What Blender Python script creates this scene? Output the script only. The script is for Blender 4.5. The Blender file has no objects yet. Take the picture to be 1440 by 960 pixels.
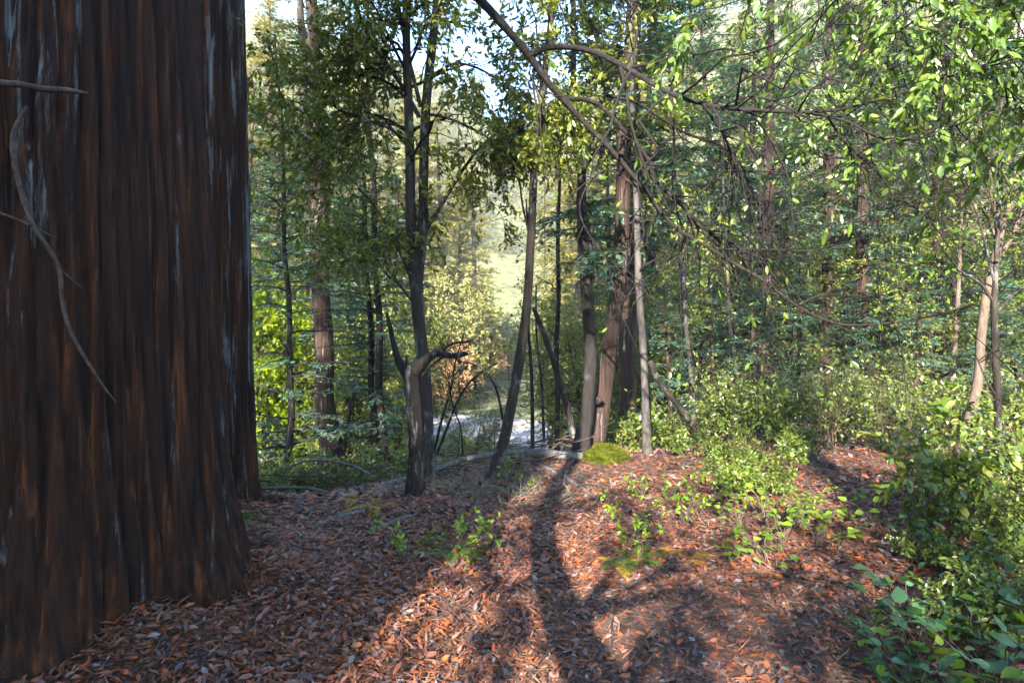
import bpy, math, random
import numpy as np
from mathutils import Vector

SC = bpy.context.scene
COL = SC.collection
rng = np.random.default_rng(7)
random.seed(7)
TAU = 2 * math.pi

# ------------------------------------------------------------------ camera
HAZE = 0.0006
CZ, F, HY = 1.5, 800.0, 480.0            # eye height, focal length in photo pixels, horizon row
cam_d = bpy.data.cameras.new('camera')
cam = bpy.data.objects.new('camera', cam_d)
COL.objects.link(cam)
cam.location = (0, 0, CZ)
cam.rotation_euler = (math.radians(90), 0, 0)
cam_d.sensor_width = 36.0
cam_d.lens = 36.0 * F / 1440.0
cam_d.clip_start = 0.05
cam_d.clip_end = 3000
SC.camera = cam

# ------------------------------------------------------------------ sky, sun, exposure
SUN_EL, SUN_AZ = math.radians(25), math.radians(195.5)
wd = bpy.data.worlds.new('World'); SC.world = wd; wd.use_nodes = True
wn = wd.node_tree
sky = wn.nodes.new('ShaderNodeTexSky'); sky.sky_type = 'NISHITA'; sky.sun_disc = False
sky.sun_elevation = SUN_EL; sky.sun_rotation = SUN_AZ
sky.air_density = 1.4; sky.dust_density = 0.7; sky.ozone_density = 6.0
bg = wn.nodes['Background']; bg.inputs[1].default_value = 0.115
wn.links.new(sky.outputs[0], bg.inputs[0])
sd = bpy.data.lights.new('sun', 'SUN'); sd.energy = 5.0; sd.angle = math.radians(0.53); sd.color = (1.0, 0.93, 0.83)
sun = bpy.data.objects.new('sun', sd); COL.objects.link(sun)
SUNV = Vector((math.sin(SUN_AZ) * math.cos(SUN_EL), math.cos(SUN_AZ) * math.cos(SUN_EL), math.sin(SUN_EL)))
sun.rotation_euler = (-SUNV).to_track_quat('-Z', 'Y').to_euler()
sun.location = SUNV * 60
SC.view_settings.view_transform = 'Standard'
SC.view_settings.look = 'None'
SC.view_settings.gamma = 1.0
SC.view_settings.exposure = 3.0
SC.cycles.max_bounces = 6
SC.cycles.diffuse_bounces = 3
SC.cycles.use_adaptive_sampling = True
SC.cycles.adaptive_threshold = 0.02
SC.cycles.volume_bounces = 0
SC.cycles.transmission_bounces = 5
SC.cycles.caustics_reflective = False
SC.cycles.caustics_refractive = False

# ------------------------------------------------------------------ helpers
def W(px, py, d):
    return np.array([(px - 720.0) / F * d, d, CZ - (py - HY) / F * d])

def sm(a, b, x):
    t = np.clip((np.asarray(x, float) - a) / (b - a), 0, 1)
    return t * t * (3 - 2 * t)

_ph = rng.uniform(0, TAU, (40, 3)); _kk = rng.normal(0, 1, (40, 3))
def wob(p, scale=1.0, n=12, off=0):
    """smooth pseudo noise of points p (...,3), about -1..1"""
    p = np.asarray(p, float) * scale
    s = 0
    for i in range(off, off + n):
        k = _kk[i % 40]
        s = s + np.sin(p[..., 0] * k[0] + p[..., 1] * k[1] + p[..., 2] * k[2] + _ph[i % 40, 0])
    return s / math.sqrt(n)

def hgt(x, y):
    x = np.asarray(x, float); y = np.asarray(y, float)
    a = x / np.maximum(y, 1.0)
    brow = 5.9 + 2.3 * sm(-3, 1.2, x)
    sl = 0.40 + (0.055 - 0.40) * sm(.17, .42, a)
    e = y - brow
    soft = np.where(e > 6, e, np.log1p(np.exp(np.clip(e, -30, 6) * 2.2)) / 2.2)
    drop = sl * soft
    z = -4.2 * (1 - np.exp(-drop / 4.2))
    z = z - 0.07 * np.log1p(np.exp(np.clip((-x - 1.6) * 2, -30, 30))) / 2 * sm(1.5, 5, y)
    hill = 0.62 * np.maximum(y - 92, 0) * (0.84 + 1.5 * np.minimum(np.abs(a - 0.015), 0.4))
    hill = np.minimum(hill, 170 + 10 * np.sin(x * .02))
    side = 0.30 * np.maximum(np.abs(x) - 48 - 0.25 * np.maximum(y, 0), 0) * sm(20, 60, np.abs(x))
    z = z + hill + np.minimum(side, 30)
    p = np.stack([x, y, 0 * x], -1)
    for tx_, ty_, tr_, th_ in ((-2.62, 3.2, 1.02, .16), (-2.93, 5.5, .42, .10), (-.93, 5.4, .1, .05), (1.15, 7.9, .12, .06)):
        dist = np.hypot(x - tx_, y - ty_)
        z = z + th_ * np.exp(-(np.maximum(dist - tr_, 0) / .38) ** 2) * (1 + .4 * np.sin(9 * np.arctan2(y - ty_, x - tx_)))
    z = z + 0.035 * wob(p, 0.8) + 0.018 * wob(p, 2.7, 10, 9)
    return z

class MB:
    """collects geometry, builds ONE mesh"""
    def __init__(s):
        s.v = []; s.q = []; s.t = []; s.n = 0; s.sm = []
    def add(s, v, quads=None, tris=None):
        v = np.asarray(v, float).reshape(-1, 3)
        if quads is not None and len(quads): s.q.append(np.asarray(quads, np.int64).reshape(-1, 4) + s.n)
        if tris is not None and len(tris): s.t.append(np.asarray(tris, np.int64).reshape(-1, 3) + s.n)
        s.v.append(v); s.n += len(v)
    def mesh(s, name, mat, smooth=False):
        me = bpy.data.meshes.new(name)
        v = np.concatenate(s.v) if s.v else np.zeros((0, 3))
        q = np.concatenate(s.q) if s.q else np.zeros((0, 4), np.int64)
        t = np.concatenate(s.t) if s.t else np.zeros((0, 3), np.int64)
        me.vertices.add(len(v)); me.vertices.foreach_set('co', v.astype(np.float32).ravel())
        loops = np.concatenate([q.ravel(), t.ravel()]).astype(np.int32)
        me.loops.add(len(loops)); me.loops.foreach_set('vertex_index', loops)
        nf = len(q) + len(t)
        me.polygons.add(nf)
        st = np.concatenate([np.arange(len(q)) * 4, len(q) * 4 + np.arange(len(t)) * 3]).astype(np.int32)
        me.polygons.foreach_set('loop_start', st)
        if smooth: me.polygons.foreach_set('use_smooth', np.ones(nf, bool))
        me.update(calc_edges=True)
        me.materials.append(mat)
        return me
    def build(s, name, mat, parent=None, smooth=False):
        return link(name, s.mesh(name, mat, smooth), parent)

def link(name, data, parent=None):
    o = bpy.data.objects.new(name, data); COL.objects.link(o)
    if parent is not None: o.parent = parent
    return o

def tag(o, label=None, cat=None, group=None, kind=None):
    if label: o['label'] = label
    if cat: o['category'] = cat
    if group: o['group'] = group
    if kind: o['kind'] = kind
    return o

def thing(name, label, cat, loc=(0, 0, 0), group=None):
    o = bpy.data.objects.new(name, None); COL.objects.link(o)
    o.location = [float(c) for c in loc]; o.empty_display_size = .2
    return tag(o, label, cat, group)

def nrm(v):
    v = np.asarray(v, float)
    return v / np.maximum(np.linalg.norm(v, axis=-1, keepdims=True), 1e-9)

def smooth_line(pts, rad, m):
    """Catmull-Rom through pts, m samples, radius interpolated along"""
    P = np.asarray(pts, float); R = np.asarray(rad, float)
    n = len(P)
    Q = np.vstack([2 * P[0] - P[1], P, 2 * P[-1] - P[-2]])
    u = np.linspace(0, n - 1 - 1e-6, m); i = u.astype(int); f = (u - i)[:, None]
    a, b, c, d = Q[i], Q[i + 1], Q[i + 2], Q[i + 3]
    out = .5 * (2 * b + (c - a) * f + (2 * a - 5 * b + 4 * c - d) * f * f + (3 * b - a - 3 * c + d) * f ** 3)
    return out, np.interp(u, np.arange(n), R)

def tubes(mb, P, R, n=6, rough=0.0, cap=True):
    """batch of tubes: P (B,K,3), R (B,K)"""
    P = np.asarray(P, float); R = np.asarray(R, float)
    if P.ndim == 2: P = P[None]; R = R[None]
    B, K, _ = P.shape
    if B == 0: return
    T = np.empty_like(P); T[:, 1:-1] = P[:, 2:] - P[:, :-2]; T[:, 0] = P[:, 1] - P[:, 0]; T[:, -1] = P[:, -1] - P[:, -2]
    T = nrm(T)
    mean = nrm(P[:, -1] - P[:, 0])
    ref = np.where(np.abs(mean[:, 2:3]) > .8, np.array([[1., .13, 0]]), np.array([[0, .07, 1.]]))
    ref = np.repeat(ref[:, None], K, 1)
    S = nrm(np.cross(T, ref)); U = np.cross(S, T)
    th = np.arange(n) / n * TAU
    c, s_ = np.cos(th), np.sin(th)
    rr = R[:, :, None] * np.ones(n)
    if rough > 0:
        rr = rr * (1 + rough * rng.normal(0, .5, (B, 1, n)) + rough * rng.normal(0, .35, (B, K, n)))
    V = P[:, :, None] + (S[:, :, None] * c[:, None] + U[:, :, None] * s_[:, None]) * rr[..., None]
    idx = np.arange(B * K * n).reshape(B, K, n)
    a = idx[:, :-1]; b = idx[:, 1:]
    q = np.stack([a, np.roll(a, -1, 2), np.roll(b, -1, 2), b], -1).reshape(-1, 4)
    tips = np.stack([P[:, -1] + T[:, -1] * R[:, -1:] * .6, P[:, 0] - T[:, 0] * R[:, :1] * .3], 1).reshape(-1, 3)
    base = B * K * n
    e = idx[:, -1]; s0 = idx[:, 0]
    tr = []
    ti = base + np.arange(B) * 2
    tr.append(np.stack([e, np.roll(e, -1, 1), np.repeat(ti[:, None], n, 1)], -1).reshape(-1, 3))
    tr.append(np.stack([np.roll(s0, -1, 1), s0, np.repeat(ti[:, None] + 1, n, 1)], -1).reshape(-1, 3))
    mb.add(np.vstack([V.reshape(-1, 3), tips]), q, np.concatenate(tr) if cap else None)

def leaves(mb, base, d, nr, L, Wd, kind='diamond', fold=.12, curl=.0):
    base = np.asarray(base, float); N = len(base)
    if N == 0: return
    d = nrm(d); s_ = nrm(np.cross(d, nr)); n = np.cross(s_, d)
    L = np.broadcast_to(np.asarray(L, float), (N,))[:, None]; Wd = np.broadcast_to(np.asarray(Wd, float), (N,))[:, None]
    if kind == 'diamond':
        m = base + d * L * .45
        V = np.stack([base, m + s_ * Wd * .5 + n * fold * Wd, base + d * L, m - s_ * Wd * .5 + n * fold * Wd], 1)
        mb.add(V.reshape(-1, 3), np.arange(N * 4).reshape(N, 4))
    else:
        cz = n * L * curl
        c = base + d * L * .5 + cz
        tip = base + d * L
        V = np.stack([base,
                      base + d * L * .24 + s_ * Wd * .38 + n * fold * Wd + cz * .6,
                      base + d * L * .64 + s_ * Wd * .44 + n * fold * Wd + cz * .8,
                      tip,
                      base + d * L * .64 - s_ * Wd * .44 + n * fold * Wd + cz * .8,
                      base + d * L * .24 - s_ * Wd * .38 + n * fold * Wd + cz * .6,
                      c], 1)
        k = (np.arange(N) * 7)[:, None]
        q = np.concatenate([k + np.array([[0, 6, 2, 1]]), k + np.array([[0, 5, 4, 6]])])
        t = np.concatenate([k + np.array([[6, 3, 2]]), k + np.array([[6, 4, 3]])])
        mb.add(V.reshape(-1, 3), q, t)

def runit(n):
    return nrm(rng.normal(0, 1, (n, 3)))

def sprout(P, R, n, lmin, lmax, ang=(30, 70), t=(.2, 1.0), K=5, up=0.0, droop=.0, wig=.12, rfac=.5, rmin=.0012, taper=.25, lpow=0.0, flat=0.0):
    """grow n child branches from a batch of parents -> (n,K,3),(n,K)"""
    B, Kp, _ = P.shape
    seg = np.linalg.norm(P[:, -1] - P[:, 0], axis=-1); pr = seg / seg.sum()
    b = rng.choice(B, n, p=pr); tt = rng.uniform(t[0], t[1], n)
    u = tt * (Kp - 1); i = np.minimum(u.astype(int), Kp - 2); f = (u - i)[:, None]
    p0 = P[b, i] * (1 - f) + P[b, i + 1] * f
    r0 = R[b, i] * (1 - f[:, 0]) + R[b, i + 1] * f[:, 0]
    T = nrm(P[b, i + 1] - P[b, i])
    perp = nrm(np.cross(T, runit(n)))
    if flat: perp = nrm(perp * np.array([1, 1, 1 - flat]))
    a = np.radians(rng.uniform(ang[0], ang[1], n))[:, None]
    d = T * np.cos(a) + perp * np.sin(a); d[:, 2] += up; d = nrm(d)
    ln = rng.uniform(lmin, lmax, n) * (1 - tt * lpow)
    ks = np.linspace(0, 1, K)
    bend = np.cross(d, runit(n)) * rng.normal(0, wig * 1.6, (n, 1))
    Q = p0[:, None] + d[:, None] * (ln[:, None] * ks)[..., None] + bend[:, None] * (ln[:, None] * ks ** 2)[..., None]
    Q[:, :, 2] -= droop * ln[:, None] * ks ** 2
    jit = rng.normal(0, wig * .16, (n, K, 3)) * ln[:, None, None]; jit[:, 0] = 0
    Q = Q + jit
    rr = np.maximum(r0 * rfac, rmin)[:, None] * (1 - (1 - taper) * ks)
    return Q, np.maximum(rr, rmin * .6)

def leaf_on(mb, P, n, L, ratio, kind, t=(.15, 1.0), spread=.9, upn=.8, droop=.2, fold=.12, curl=.04, Lvar=.3):
    B, K, _ = P.shape
    b = rng.integers(0, B, n); u = rng.uniform(t[0], t[1], n) * (K - 1)
    i = np.minimum(u.astype(int), K - 2); f = (u - i)[:, None]
    p = P[b, i] * (1 - f) + P[b, i + 1] * f
    T = nrm(P[b, i + 1] - P[b, i])
    d = T + runit(n) * spread; d[:, 2] -= droop
    nr = runit(n) * .75; nr[:, 2] += upn
    ll = L * (1 + rng.uniform(-Lvar, Lvar, n))
    leaves(mb, p, d, nr, ll, ll * ratio * rng.uniform(.8, 1.2, n), kind, fold, curl)

# ------------------------------------------------------------------ materials
def newmat(name):
    m = bpy.data.materials.new(name); m.use_nodes = True
    nt = m.node_tree; nt.nodes.clear()
    out = nt.nodes.new('ShaderNodeOutputMaterial')
    return m, nt, out

def N(nt, typ, **kw):
    n = nt.nodes.new(typ)
    for k, v in kw.items(): setattr(n, k, v)
    return n

def ramp(nt, stops, interp='LINEAR'):
    r = nt.nodes.new('ShaderNodeValToRGB'); r.color_ramp.interpolation = interp
    el = r.color_ramp.elements
    while len(el) < len(stops): el.new(0.5)
    for e, (p, c) in zip(el, stops):
        e.position = p; e.color = (*c, 1)
    return r

def leafmat(name, cols, trans=.4, rough=.45, spec=.4, tcol=(1.25, 1.15, .45), blotch=0.0, sat=1.22):
    cols = [tuple(max(.004, (c[0] * .3 + c[1] * .6 + c[2] * .1) * (1 - sat) + q * sat) for q in c) for c in cols]
    m, nt, out = newmat(name)
    geo = N(nt, 'ShaderNodeNewGeometry'); oi = N(nt, 'ShaderNodeObjectInfo')
    ad = N(nt, 'ShaderNodeMath', operation='ADD'); fr = N(nt, 'ShaderNodeMath', operation='FRACT')
    nt.links.new(geo.outputs['Random Per Island'], ad.inputs[0]); nt.links.new(oi.outputs['Random'], ad.inputs[1]); nt.links.new(ad.outputs[0], fr.inputs[0])
    k = len(cols); rp = ramp(nt, [((i + .5) / k, c) for i, c in enumerate(cols)])
    nt.links.new(fr.outputs[0], rp.inputs[0])
    colout = rp.outputs[0]
    if blotch:
        tc = N(nt, 'ShaderNodeTexCoord'); nz = N(nt, 'ShaderNodeTexNoise'); nz.inputs['Scale'].default_value = 60; nz.inputs['Detail'].default_value = 4
        nt.links.new(tc.outputs['Object'], nz.inputs['Vector'])
        mr = N(nt, 'ShaderNodeMapRange'); mr.inputs[1].default_value = .3; mr.inputs[2].default_value = .7; mr.inputs[3].default_value = 1 - blotch; mr.inputs[4].default_value = 1 + blotch * .6
        nt.links.new(nz.outputs[0], mr.inputs[0])
        mx = N(nt, 'ShaderNodeVectorMath', operation='SCALE'); nt.links.new(colout, mx.inputs[0]); nt.links.new(mr.outputs[0], mx.inputs['Scale'])
        colout = mx.outputs[0]
    bs = N(nt, 'ShaderNodeBsdfPrincipled'); bs.inputs['Roughness'].default_value = rough; bs.inputs['Specular IOR Level'].default_value = spec
    nt.links.new(colout, bs.inputs['Base Color'])
    if trans > 0:
        tl = N(nt, 'ShaderNodeBsdfTranslucent'); mv = N(nt, 'ShaderNodeVectorMath', operation='MULTIPLY'); mv.inputs[1].default_value = tcol
        nt.links.new(colout, mv.inputs[0]); nt.links.new(mv.outputs[0], tl.inputs[0])
        mix = N(nt, 'ShaderNodeMixShader'); mix.inputs[0].default_value = trans
        nt.links.new(bs.outputs[0], mix.inputs[1]); nt.links.new(tl.outputs[0], mix.inputs[2]); nt.links.new(mix.outputs[0], out.inputs[0])
    else:
        nt.links.new(bs.outputs[0], out.inputs[0])
    return m

def barkmat(name, cols, scale=6.0, zs=.15, bump=.6, rough=.85, lichen=None, lich_amt=.5, dist=.02, side=False):
    m, nt, out = newmat(name)
    tc = N(nt, 'ShaderNodeTexCoord'); mp = N(nt, 'ShaderNodeMapping'); mp.inputs['Scale'].default_value = (1, 1, zs)
    nt.links.new(tc.outputs['Object'], mp.inputs[0])
    n1 = N(nt, 'ShaderNodeTexNoise'); n1.inputs['Scale'].default_value = scale; n1.inputs['Detail'].default_value = 8; n1.inputs['Roughness'].default_value = .62; n1.inputs['Distortion'].default_value = .6
    nt.links.new(mp.outputs[0], n1.inputs['Vector'])
    k = len(cols); rp = ramp(nt, [(.28 + .44 * i / max(k - 1, 1), c) for i, c in enumerate(cols)])
    nt.links.new(n1.outputs[0], rp.inputs[0])
    col = rp.outputs[0]
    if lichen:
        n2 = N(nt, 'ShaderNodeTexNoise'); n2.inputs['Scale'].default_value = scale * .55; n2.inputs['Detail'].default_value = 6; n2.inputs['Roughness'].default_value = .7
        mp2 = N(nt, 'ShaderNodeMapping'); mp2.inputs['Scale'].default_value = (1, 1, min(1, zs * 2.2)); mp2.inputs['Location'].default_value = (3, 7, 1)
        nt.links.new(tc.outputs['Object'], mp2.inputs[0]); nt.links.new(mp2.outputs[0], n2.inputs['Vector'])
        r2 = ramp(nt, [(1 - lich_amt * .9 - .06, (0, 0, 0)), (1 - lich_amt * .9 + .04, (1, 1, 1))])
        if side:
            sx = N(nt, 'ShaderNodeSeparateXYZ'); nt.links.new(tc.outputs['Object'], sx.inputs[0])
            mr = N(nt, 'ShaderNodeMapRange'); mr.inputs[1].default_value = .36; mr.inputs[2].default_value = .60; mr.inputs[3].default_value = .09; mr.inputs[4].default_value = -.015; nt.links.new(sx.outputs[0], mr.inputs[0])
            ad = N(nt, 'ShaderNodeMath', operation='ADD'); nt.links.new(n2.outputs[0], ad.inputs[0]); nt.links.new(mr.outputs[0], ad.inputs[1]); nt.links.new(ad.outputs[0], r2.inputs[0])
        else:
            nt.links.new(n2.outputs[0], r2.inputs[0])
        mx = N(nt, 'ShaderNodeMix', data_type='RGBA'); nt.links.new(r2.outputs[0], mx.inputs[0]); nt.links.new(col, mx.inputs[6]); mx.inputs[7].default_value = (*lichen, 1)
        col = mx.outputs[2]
    bs = N(nt, 'ShaderNodeBsdfPrincipled'); bs.inputs['Roughness'].default_value = rough; bs.inputs['Specular IOR Level'].default_value = .25
    nt.links.new(col, bs.inputs['Base Color'])
    bp = N(nt, 'ShaderNodeBump'); bp.inputs['Strength'].default_value = bump; bp.inputs['Distance'].default_value = dist
    nt.links.new(n1.outputs[0], bp.inputs['Height']); nt.links.new(bp.outputs[0], bs.inputs['Normal'])
    nt.links.new(bs.outputs[0], out.inputs[0])
    return m

M = {}
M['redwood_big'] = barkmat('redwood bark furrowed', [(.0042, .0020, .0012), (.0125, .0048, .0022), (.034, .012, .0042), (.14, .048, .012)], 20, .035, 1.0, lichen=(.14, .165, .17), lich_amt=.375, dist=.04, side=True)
M['redwood'] = barkmat('redwood bark', [(0.0054, 0.0036, 0.0030), (0.0180, 0.0096, 0.0066), (0.0312, 0.0162, 0.0108), (0.0600, 0.0372, 0.0264)], 24, .05, 1.0, lichen=(.16, .16, .15), lich_amt=.40, dist=.04)
M['bark_dark'] = barkmat('dark tanoak bark', [(0.0048, 0.0040, 0.0036), (0.0096, 0.0076, 0.0064), (0.0192, 0.0152, 0.0128)], 14, .2, 1.0, lichen=(.04, .042, .042), lich_amt=.42, dist=.04)
M['bark_grey'] = barkmat('grey brown bark', [(0.0092, 0.0073, 0.0061), (0.0220, 0.0165, 0.0128), (0.0416, 0.0325, 0.0257)], 16, .2, .8, lichen=(.12, .12, .11), lich_amt=.43, dist=.03)
M['bark_pale'] = barkmat('pale grey bark', [(0.0184, 0.0168, 0.0158), (0.0447, 0.0410, 0.0367), (0.0788, 0.0724, 0.0657)], 14, .3, .6, lichen=(.06, .045, .035), lich_amt=.45)
M['bark_tan'] = barkmat('tan sapling bark', [(0.0357, 0.0250, 0.0178), (0.0774, 0.0566, 0.0405), (0.1249, 0.0982, 0.0743)], 20, .3, .4)
M['limb'] = barkmat('limb bark', [(0.0033, 0.0028, 0.0025), (0.0083, 0.0060, 0.0050), (0.0176, 0.0127, 0.0099)], 34, .5, .9, lichen=(.04, .034, .028), lich_amt=.40)
M['deadwood'] = barkmat('weathered dead wood', [(0.0350, 0.0315, 0.0294), (0.0910, 0.0840, 0.0784), (0.1680, 0.1575, 0.1470)], 22, .6, .5)
M['stick'] = barkmat('fallen stick', [(.02, .015, .012), (.05, .036, .027), (.10, .078, .062)], 30, .7, .4)
M['snag'] = barkmat('charred snag', [(0.0035, 0.0031, 0.0028), (0.0105, 0.0084, 0.0063), (0.0245, 0.0182, 0.0140)], 14, .10, 1.0, lichen=(.16, .16, .15), lich_amt=.38, dist=.04)

M['leaf_tanoak'] = leafmat('tanoak leaf', [(0.072, 0.102, 0.031), (0.114, 0.150, 0.038), (0.186, 0.204, 0.054), (0.132, 0.156, 0.048), (0.252, 0.252, 0.078), (0.090, 0.120, 0.036)], .38, .42, .5)
M['leaf_near'] = leafmat('overhanging leaf', [(0.054, 0.092, 0.024), (0.081, 0.135, 0.030), (0.119, 0.173, 0.043), (0.065, 0.108, 0.028), (0.162, 0.206, 0.065)], .42, .34, .6)
M['leaf_yellow'] = leafmat('yellowing leaf', [(.38, .28, .04), (.30, .26, .05), (.24, .25, .05)], .45, .45, .4)
M['needles_shade_tone'] = leafmat('shade toned needles', [(.034, .068, .058), (.055, .10, .08), (.095, .15, .09), (.05, .10, .09), (.14, .18, .075)], .25, .5, .4, (1.1, 1.15, .5))  # bluish cast of shade put into the needle colour
M['needles_sun_tone'] = leafmat('sun toned needles', [(.14, .145, .05), (.20, .19, .06), (.26, .23, .08), (.17, .16, .065)], .35, .55, .35)  # golden cast of sunlight put into the needle colour
M['leaf_far'] = leafmat('far foliage', [(.095, .12, .045), (.22, .225, .085), (.14, .155, .06), (.30, .275, .12), (.17, .18, .075), (.33, .29, .15), (.11, .125, .06)], .3, .6, .3)
M['leaf_lime'] = leafmat('maple leaf', [(.12, .175, .028), (.17, .23, .036), (.23, .27, .045), (.11, .15, .03)], .5, .5, .3)
M['leaf_bush'] = leafmat('huckleberry leaf', [(0.043, 0.072, 0.019), (0.170, 0.200, 0.051), (0.072, 0.102, 0.027), (0.111, 0.140, 0.038), (0.060, 0.085, 0.025), (0.085, 0.119, 0.034), (0.204, 0.204, 0.085)], .32, .36, .6)
M['leaf_salal'] = leafmat('salal leaf', [(0.049, 0.086, 0.021), (0.090, 0.135, 0.033), (0.139, 0.176, 0.045), (0.066, 0.098, 0.025), (0.189, 0.205, 0.066)], .38, .32, .6)
M['leaf_broad'] = leafmat('thimbleberry leaf', [(0.046, 0.098, 0.046), (0.065, 0.130, 0.058), (0.091, 0.163, 0.065), (0.058, 0.111, 0.052)], .35, .38, .6, (1.1, 1.2, .4), .25)
M['leaf_ivy'] = leafmat('bramble leaf', [(0.110, 0.176, 0.033), (0.154, 0.231, 0.044), (0.088, 0.143, 0.033), (0.209, 0.264, 0.066)], .4, .38, .5)
M['leaf_autumn'] = leafmat('autumn leaf', [(.40, .22, .13), (.50, .32, .20), (.42, .30, .16), (.36, .19, .12), (.52, .40, .26)], .4, .55, .3, (1.2, .9, .6))
M['leaf_dead'] = leafmat('dead brown leaf', [(.24, .11, .05), (.32, .17, .09), (.18, .09, .05)], .2, .6, .3, (1.2, .9, .6))
M['litter'] = leafmat('fallen leaf', [(.26, .068, .028), (.11, .04, .028), (.31, .11, .045), (.065, .040, .034), (.17, .10, .075), (.15, .05, .028), (.12, .10, .095), (.19, .10, .065), (.075, .045, .04), (.045, .032, .03), (.12, .05, .036), (.085, .045, .038), (.26, .08, .034), (.18, .16, .155), (.06, .042, .042)], .0, .42, .55, blotch=.3)
M['duff'] = leafmat('fallen needles', [(.12, .045, .024), (.16, .065, .034), (.075, .036, .024), (.19, .11, .07)], 0, .6, .3)
M['fern'] = leafmat('fern frond', [(.05, .10, .025), (.075, .13, .03), (.12, .16, .04)], .35, .45, .4)
M['fern_dry'] = leafmat('dry fern frond', [(.36, .18, .05), (.42, .27, .08), (.25, .22, .06)], .35, .5, .3)
M['dry_grass'] = leafmat('dry grass', [(.13, .13, .11), (.18, .17, .14), (.09, .10, .06)], .25, .6, .3, (1, 1, .8))
M['moss'] = leafmat('moss', [(.04, .05, .010), (.07, .078, .012), (.085, .09, .016), (.05, .04, .015)], .2, .8, .1)

def groundmat():
    m, nt, out = newmat('forest floor')
    tc = N(nt, 'ShaderNodeTexCoord')
    n1 = N(nt, 'ShaderNodeTexNoise'); n1.inputs['Scale'].default_value = 28; n1.inputs['Detail'].default_value = 10; n1.inputs['Roughness'].default_value = .7
    n2 = N(nt, 'ShaderNodeTexNoise'); n2.inputs['Scale'].default_value = .9; n2.inputs['Detail'].default_value = 4
    nt.links.new(tc.outputs['Object'], n1.inputs['Vector']); nt.links.new(tc.outputs['Object'], n2.inputs['Vector'])
    r1 = ramp(nt, [(.3, (.02, .013, .010)), (.5, (.06, .03, .021)), (.62, (.11, .052, .032)), (.75, (.17, .11, .08))])
    r2 = ramp(nt, [(.3, (.10, .075, .05)), (.5, (.05, .04, .028)), (.65, (.09, .085, .04))])
    nt.links.new(n1.outputs[0], r1.inputs[0]); nt.links.new(n1.outputs[0], r2.inputs[0])
    mx = N(nt, 'ShaderNodeMix', data_type='RGBA')
    rr = ramp(nt, [(.5, (0, 0, 0)), (.68, (1, 1, 1))]); nt.links.new(n2.outputs[0], rr.inputs[0])
    nt.links.new(rr.outputs[0], mx.inputs[0]); nt.links.new(r1.outputs[0], mx.inputs[6]); nt.links.new(r2.outputs[0], mx.inputs[7])
    sx = N(nt, 'ShaderNodeSeparateXYZ'); nt.links.new(tc.outputs['Object'], sx.inputs[0])
    far = N(nt, 'ShaderNodeMapRange'); far.inputs[1].default_value = 10; far.inputs[2].default_value = 22; nt.links.new(sx.outputs[1], far.inputs[0])
    n3 = N(nt, 'ShaderNodeTexNoise'); n3.inputs['Scale'].default_value = .6; n3.inputs['Detail'].default_value = 9; nt.links.new(tc.outputs['Object'], n3.inputs['Vector'])
    r3 = ramp(nt, [(.3, (.035, .045, .018)), (.5, (.08, .09, .032)), (.7, (.15, .145, .06))]); nt.links.new(n3.outputs[0], r3.inputs[0])
    mf = N(nt, 'ShaderNodeMix', data_type='RGBA'); nt.links.new(far.outputs[0], mf.inputs[0]); nt.links.new(mx.outputs[2], mf.inputs[6]); nt.links.new(r3.outputs[0], mf.inputs[7]); mx = mf
    bs = N(nt, 'ShaderNodeBsdfPrincipled'); bs.inputs['Roughness'].default_value = .9
    nt.links.new(mx.outputs[2], bs.inputs['Base Color'])
    bp = N(nt, 'ShaderNodeBump'); bp.inputs['Strength'].default_value = .8; bp.inputs['Distance'].default_value = .03
    nt.links.new(n1.outputs[0], bp.inputs['Height']); nt.links.new(bp.outputs[0], bs.inputs['Normal'])
    nt.links.new(bs.outputs[0], out.inputs[0])
    return m
M['ground'] = groundmat()

def roadmat():
    m, nt, out = newmat('pale gravel')
    tc = N(nt, 'ShaderNodeTexCoord')
    n1 = N(nt, 'ShaderNodeTexNoise'); n1.inputs['Scale'].default_value = 9; n1.inputs['Detail'].default_value = 10
    n2 = N(nt, 'ShaderNodeTexNoise'); n2.inputs['Scale'].default_value = .5; n2.inputs['Detail'].default_value = 3
    nt.links.new(tc.outputs['Object'], n1.inputs['Vector']); nt.links.new(tc.outputs['Object'], n2.inputs['Vector'])
    r1 = ramp(nt, [(.3, (.26, .245, .24)), (.7, (.42, .395, .385))]); nt.links.new(n1.outputs[0], r1.inputs[0])
    r2 = ramp(nt, [(.42, (.40, .27, .18)), (.55, (1, 1, 1))]); nt.links.new(n2.outputs[0], r2.inputs[0])
    mx = N(nt, 'ShaderNodeMix', data_type='RGBA', blend_type='MULTIPLY'); mx.inputs[0].default_value = .75
    nt.links.new(r1.outputs[0], mx.inputs[6]); nt.links.new(r2.outputs[0], mx.inputs[7])
    bs = N(nt, 'ShaderNodeBsdfPrincipled'); bs.inputs['Roughness'].default_value = .95
    nt.links.new(mx.outputs[2], bs.inputs['Base Color']); nt.links.new(bs.outputs[0], out.inputs[0])
    return m
M['road'] = roadmat()

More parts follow.
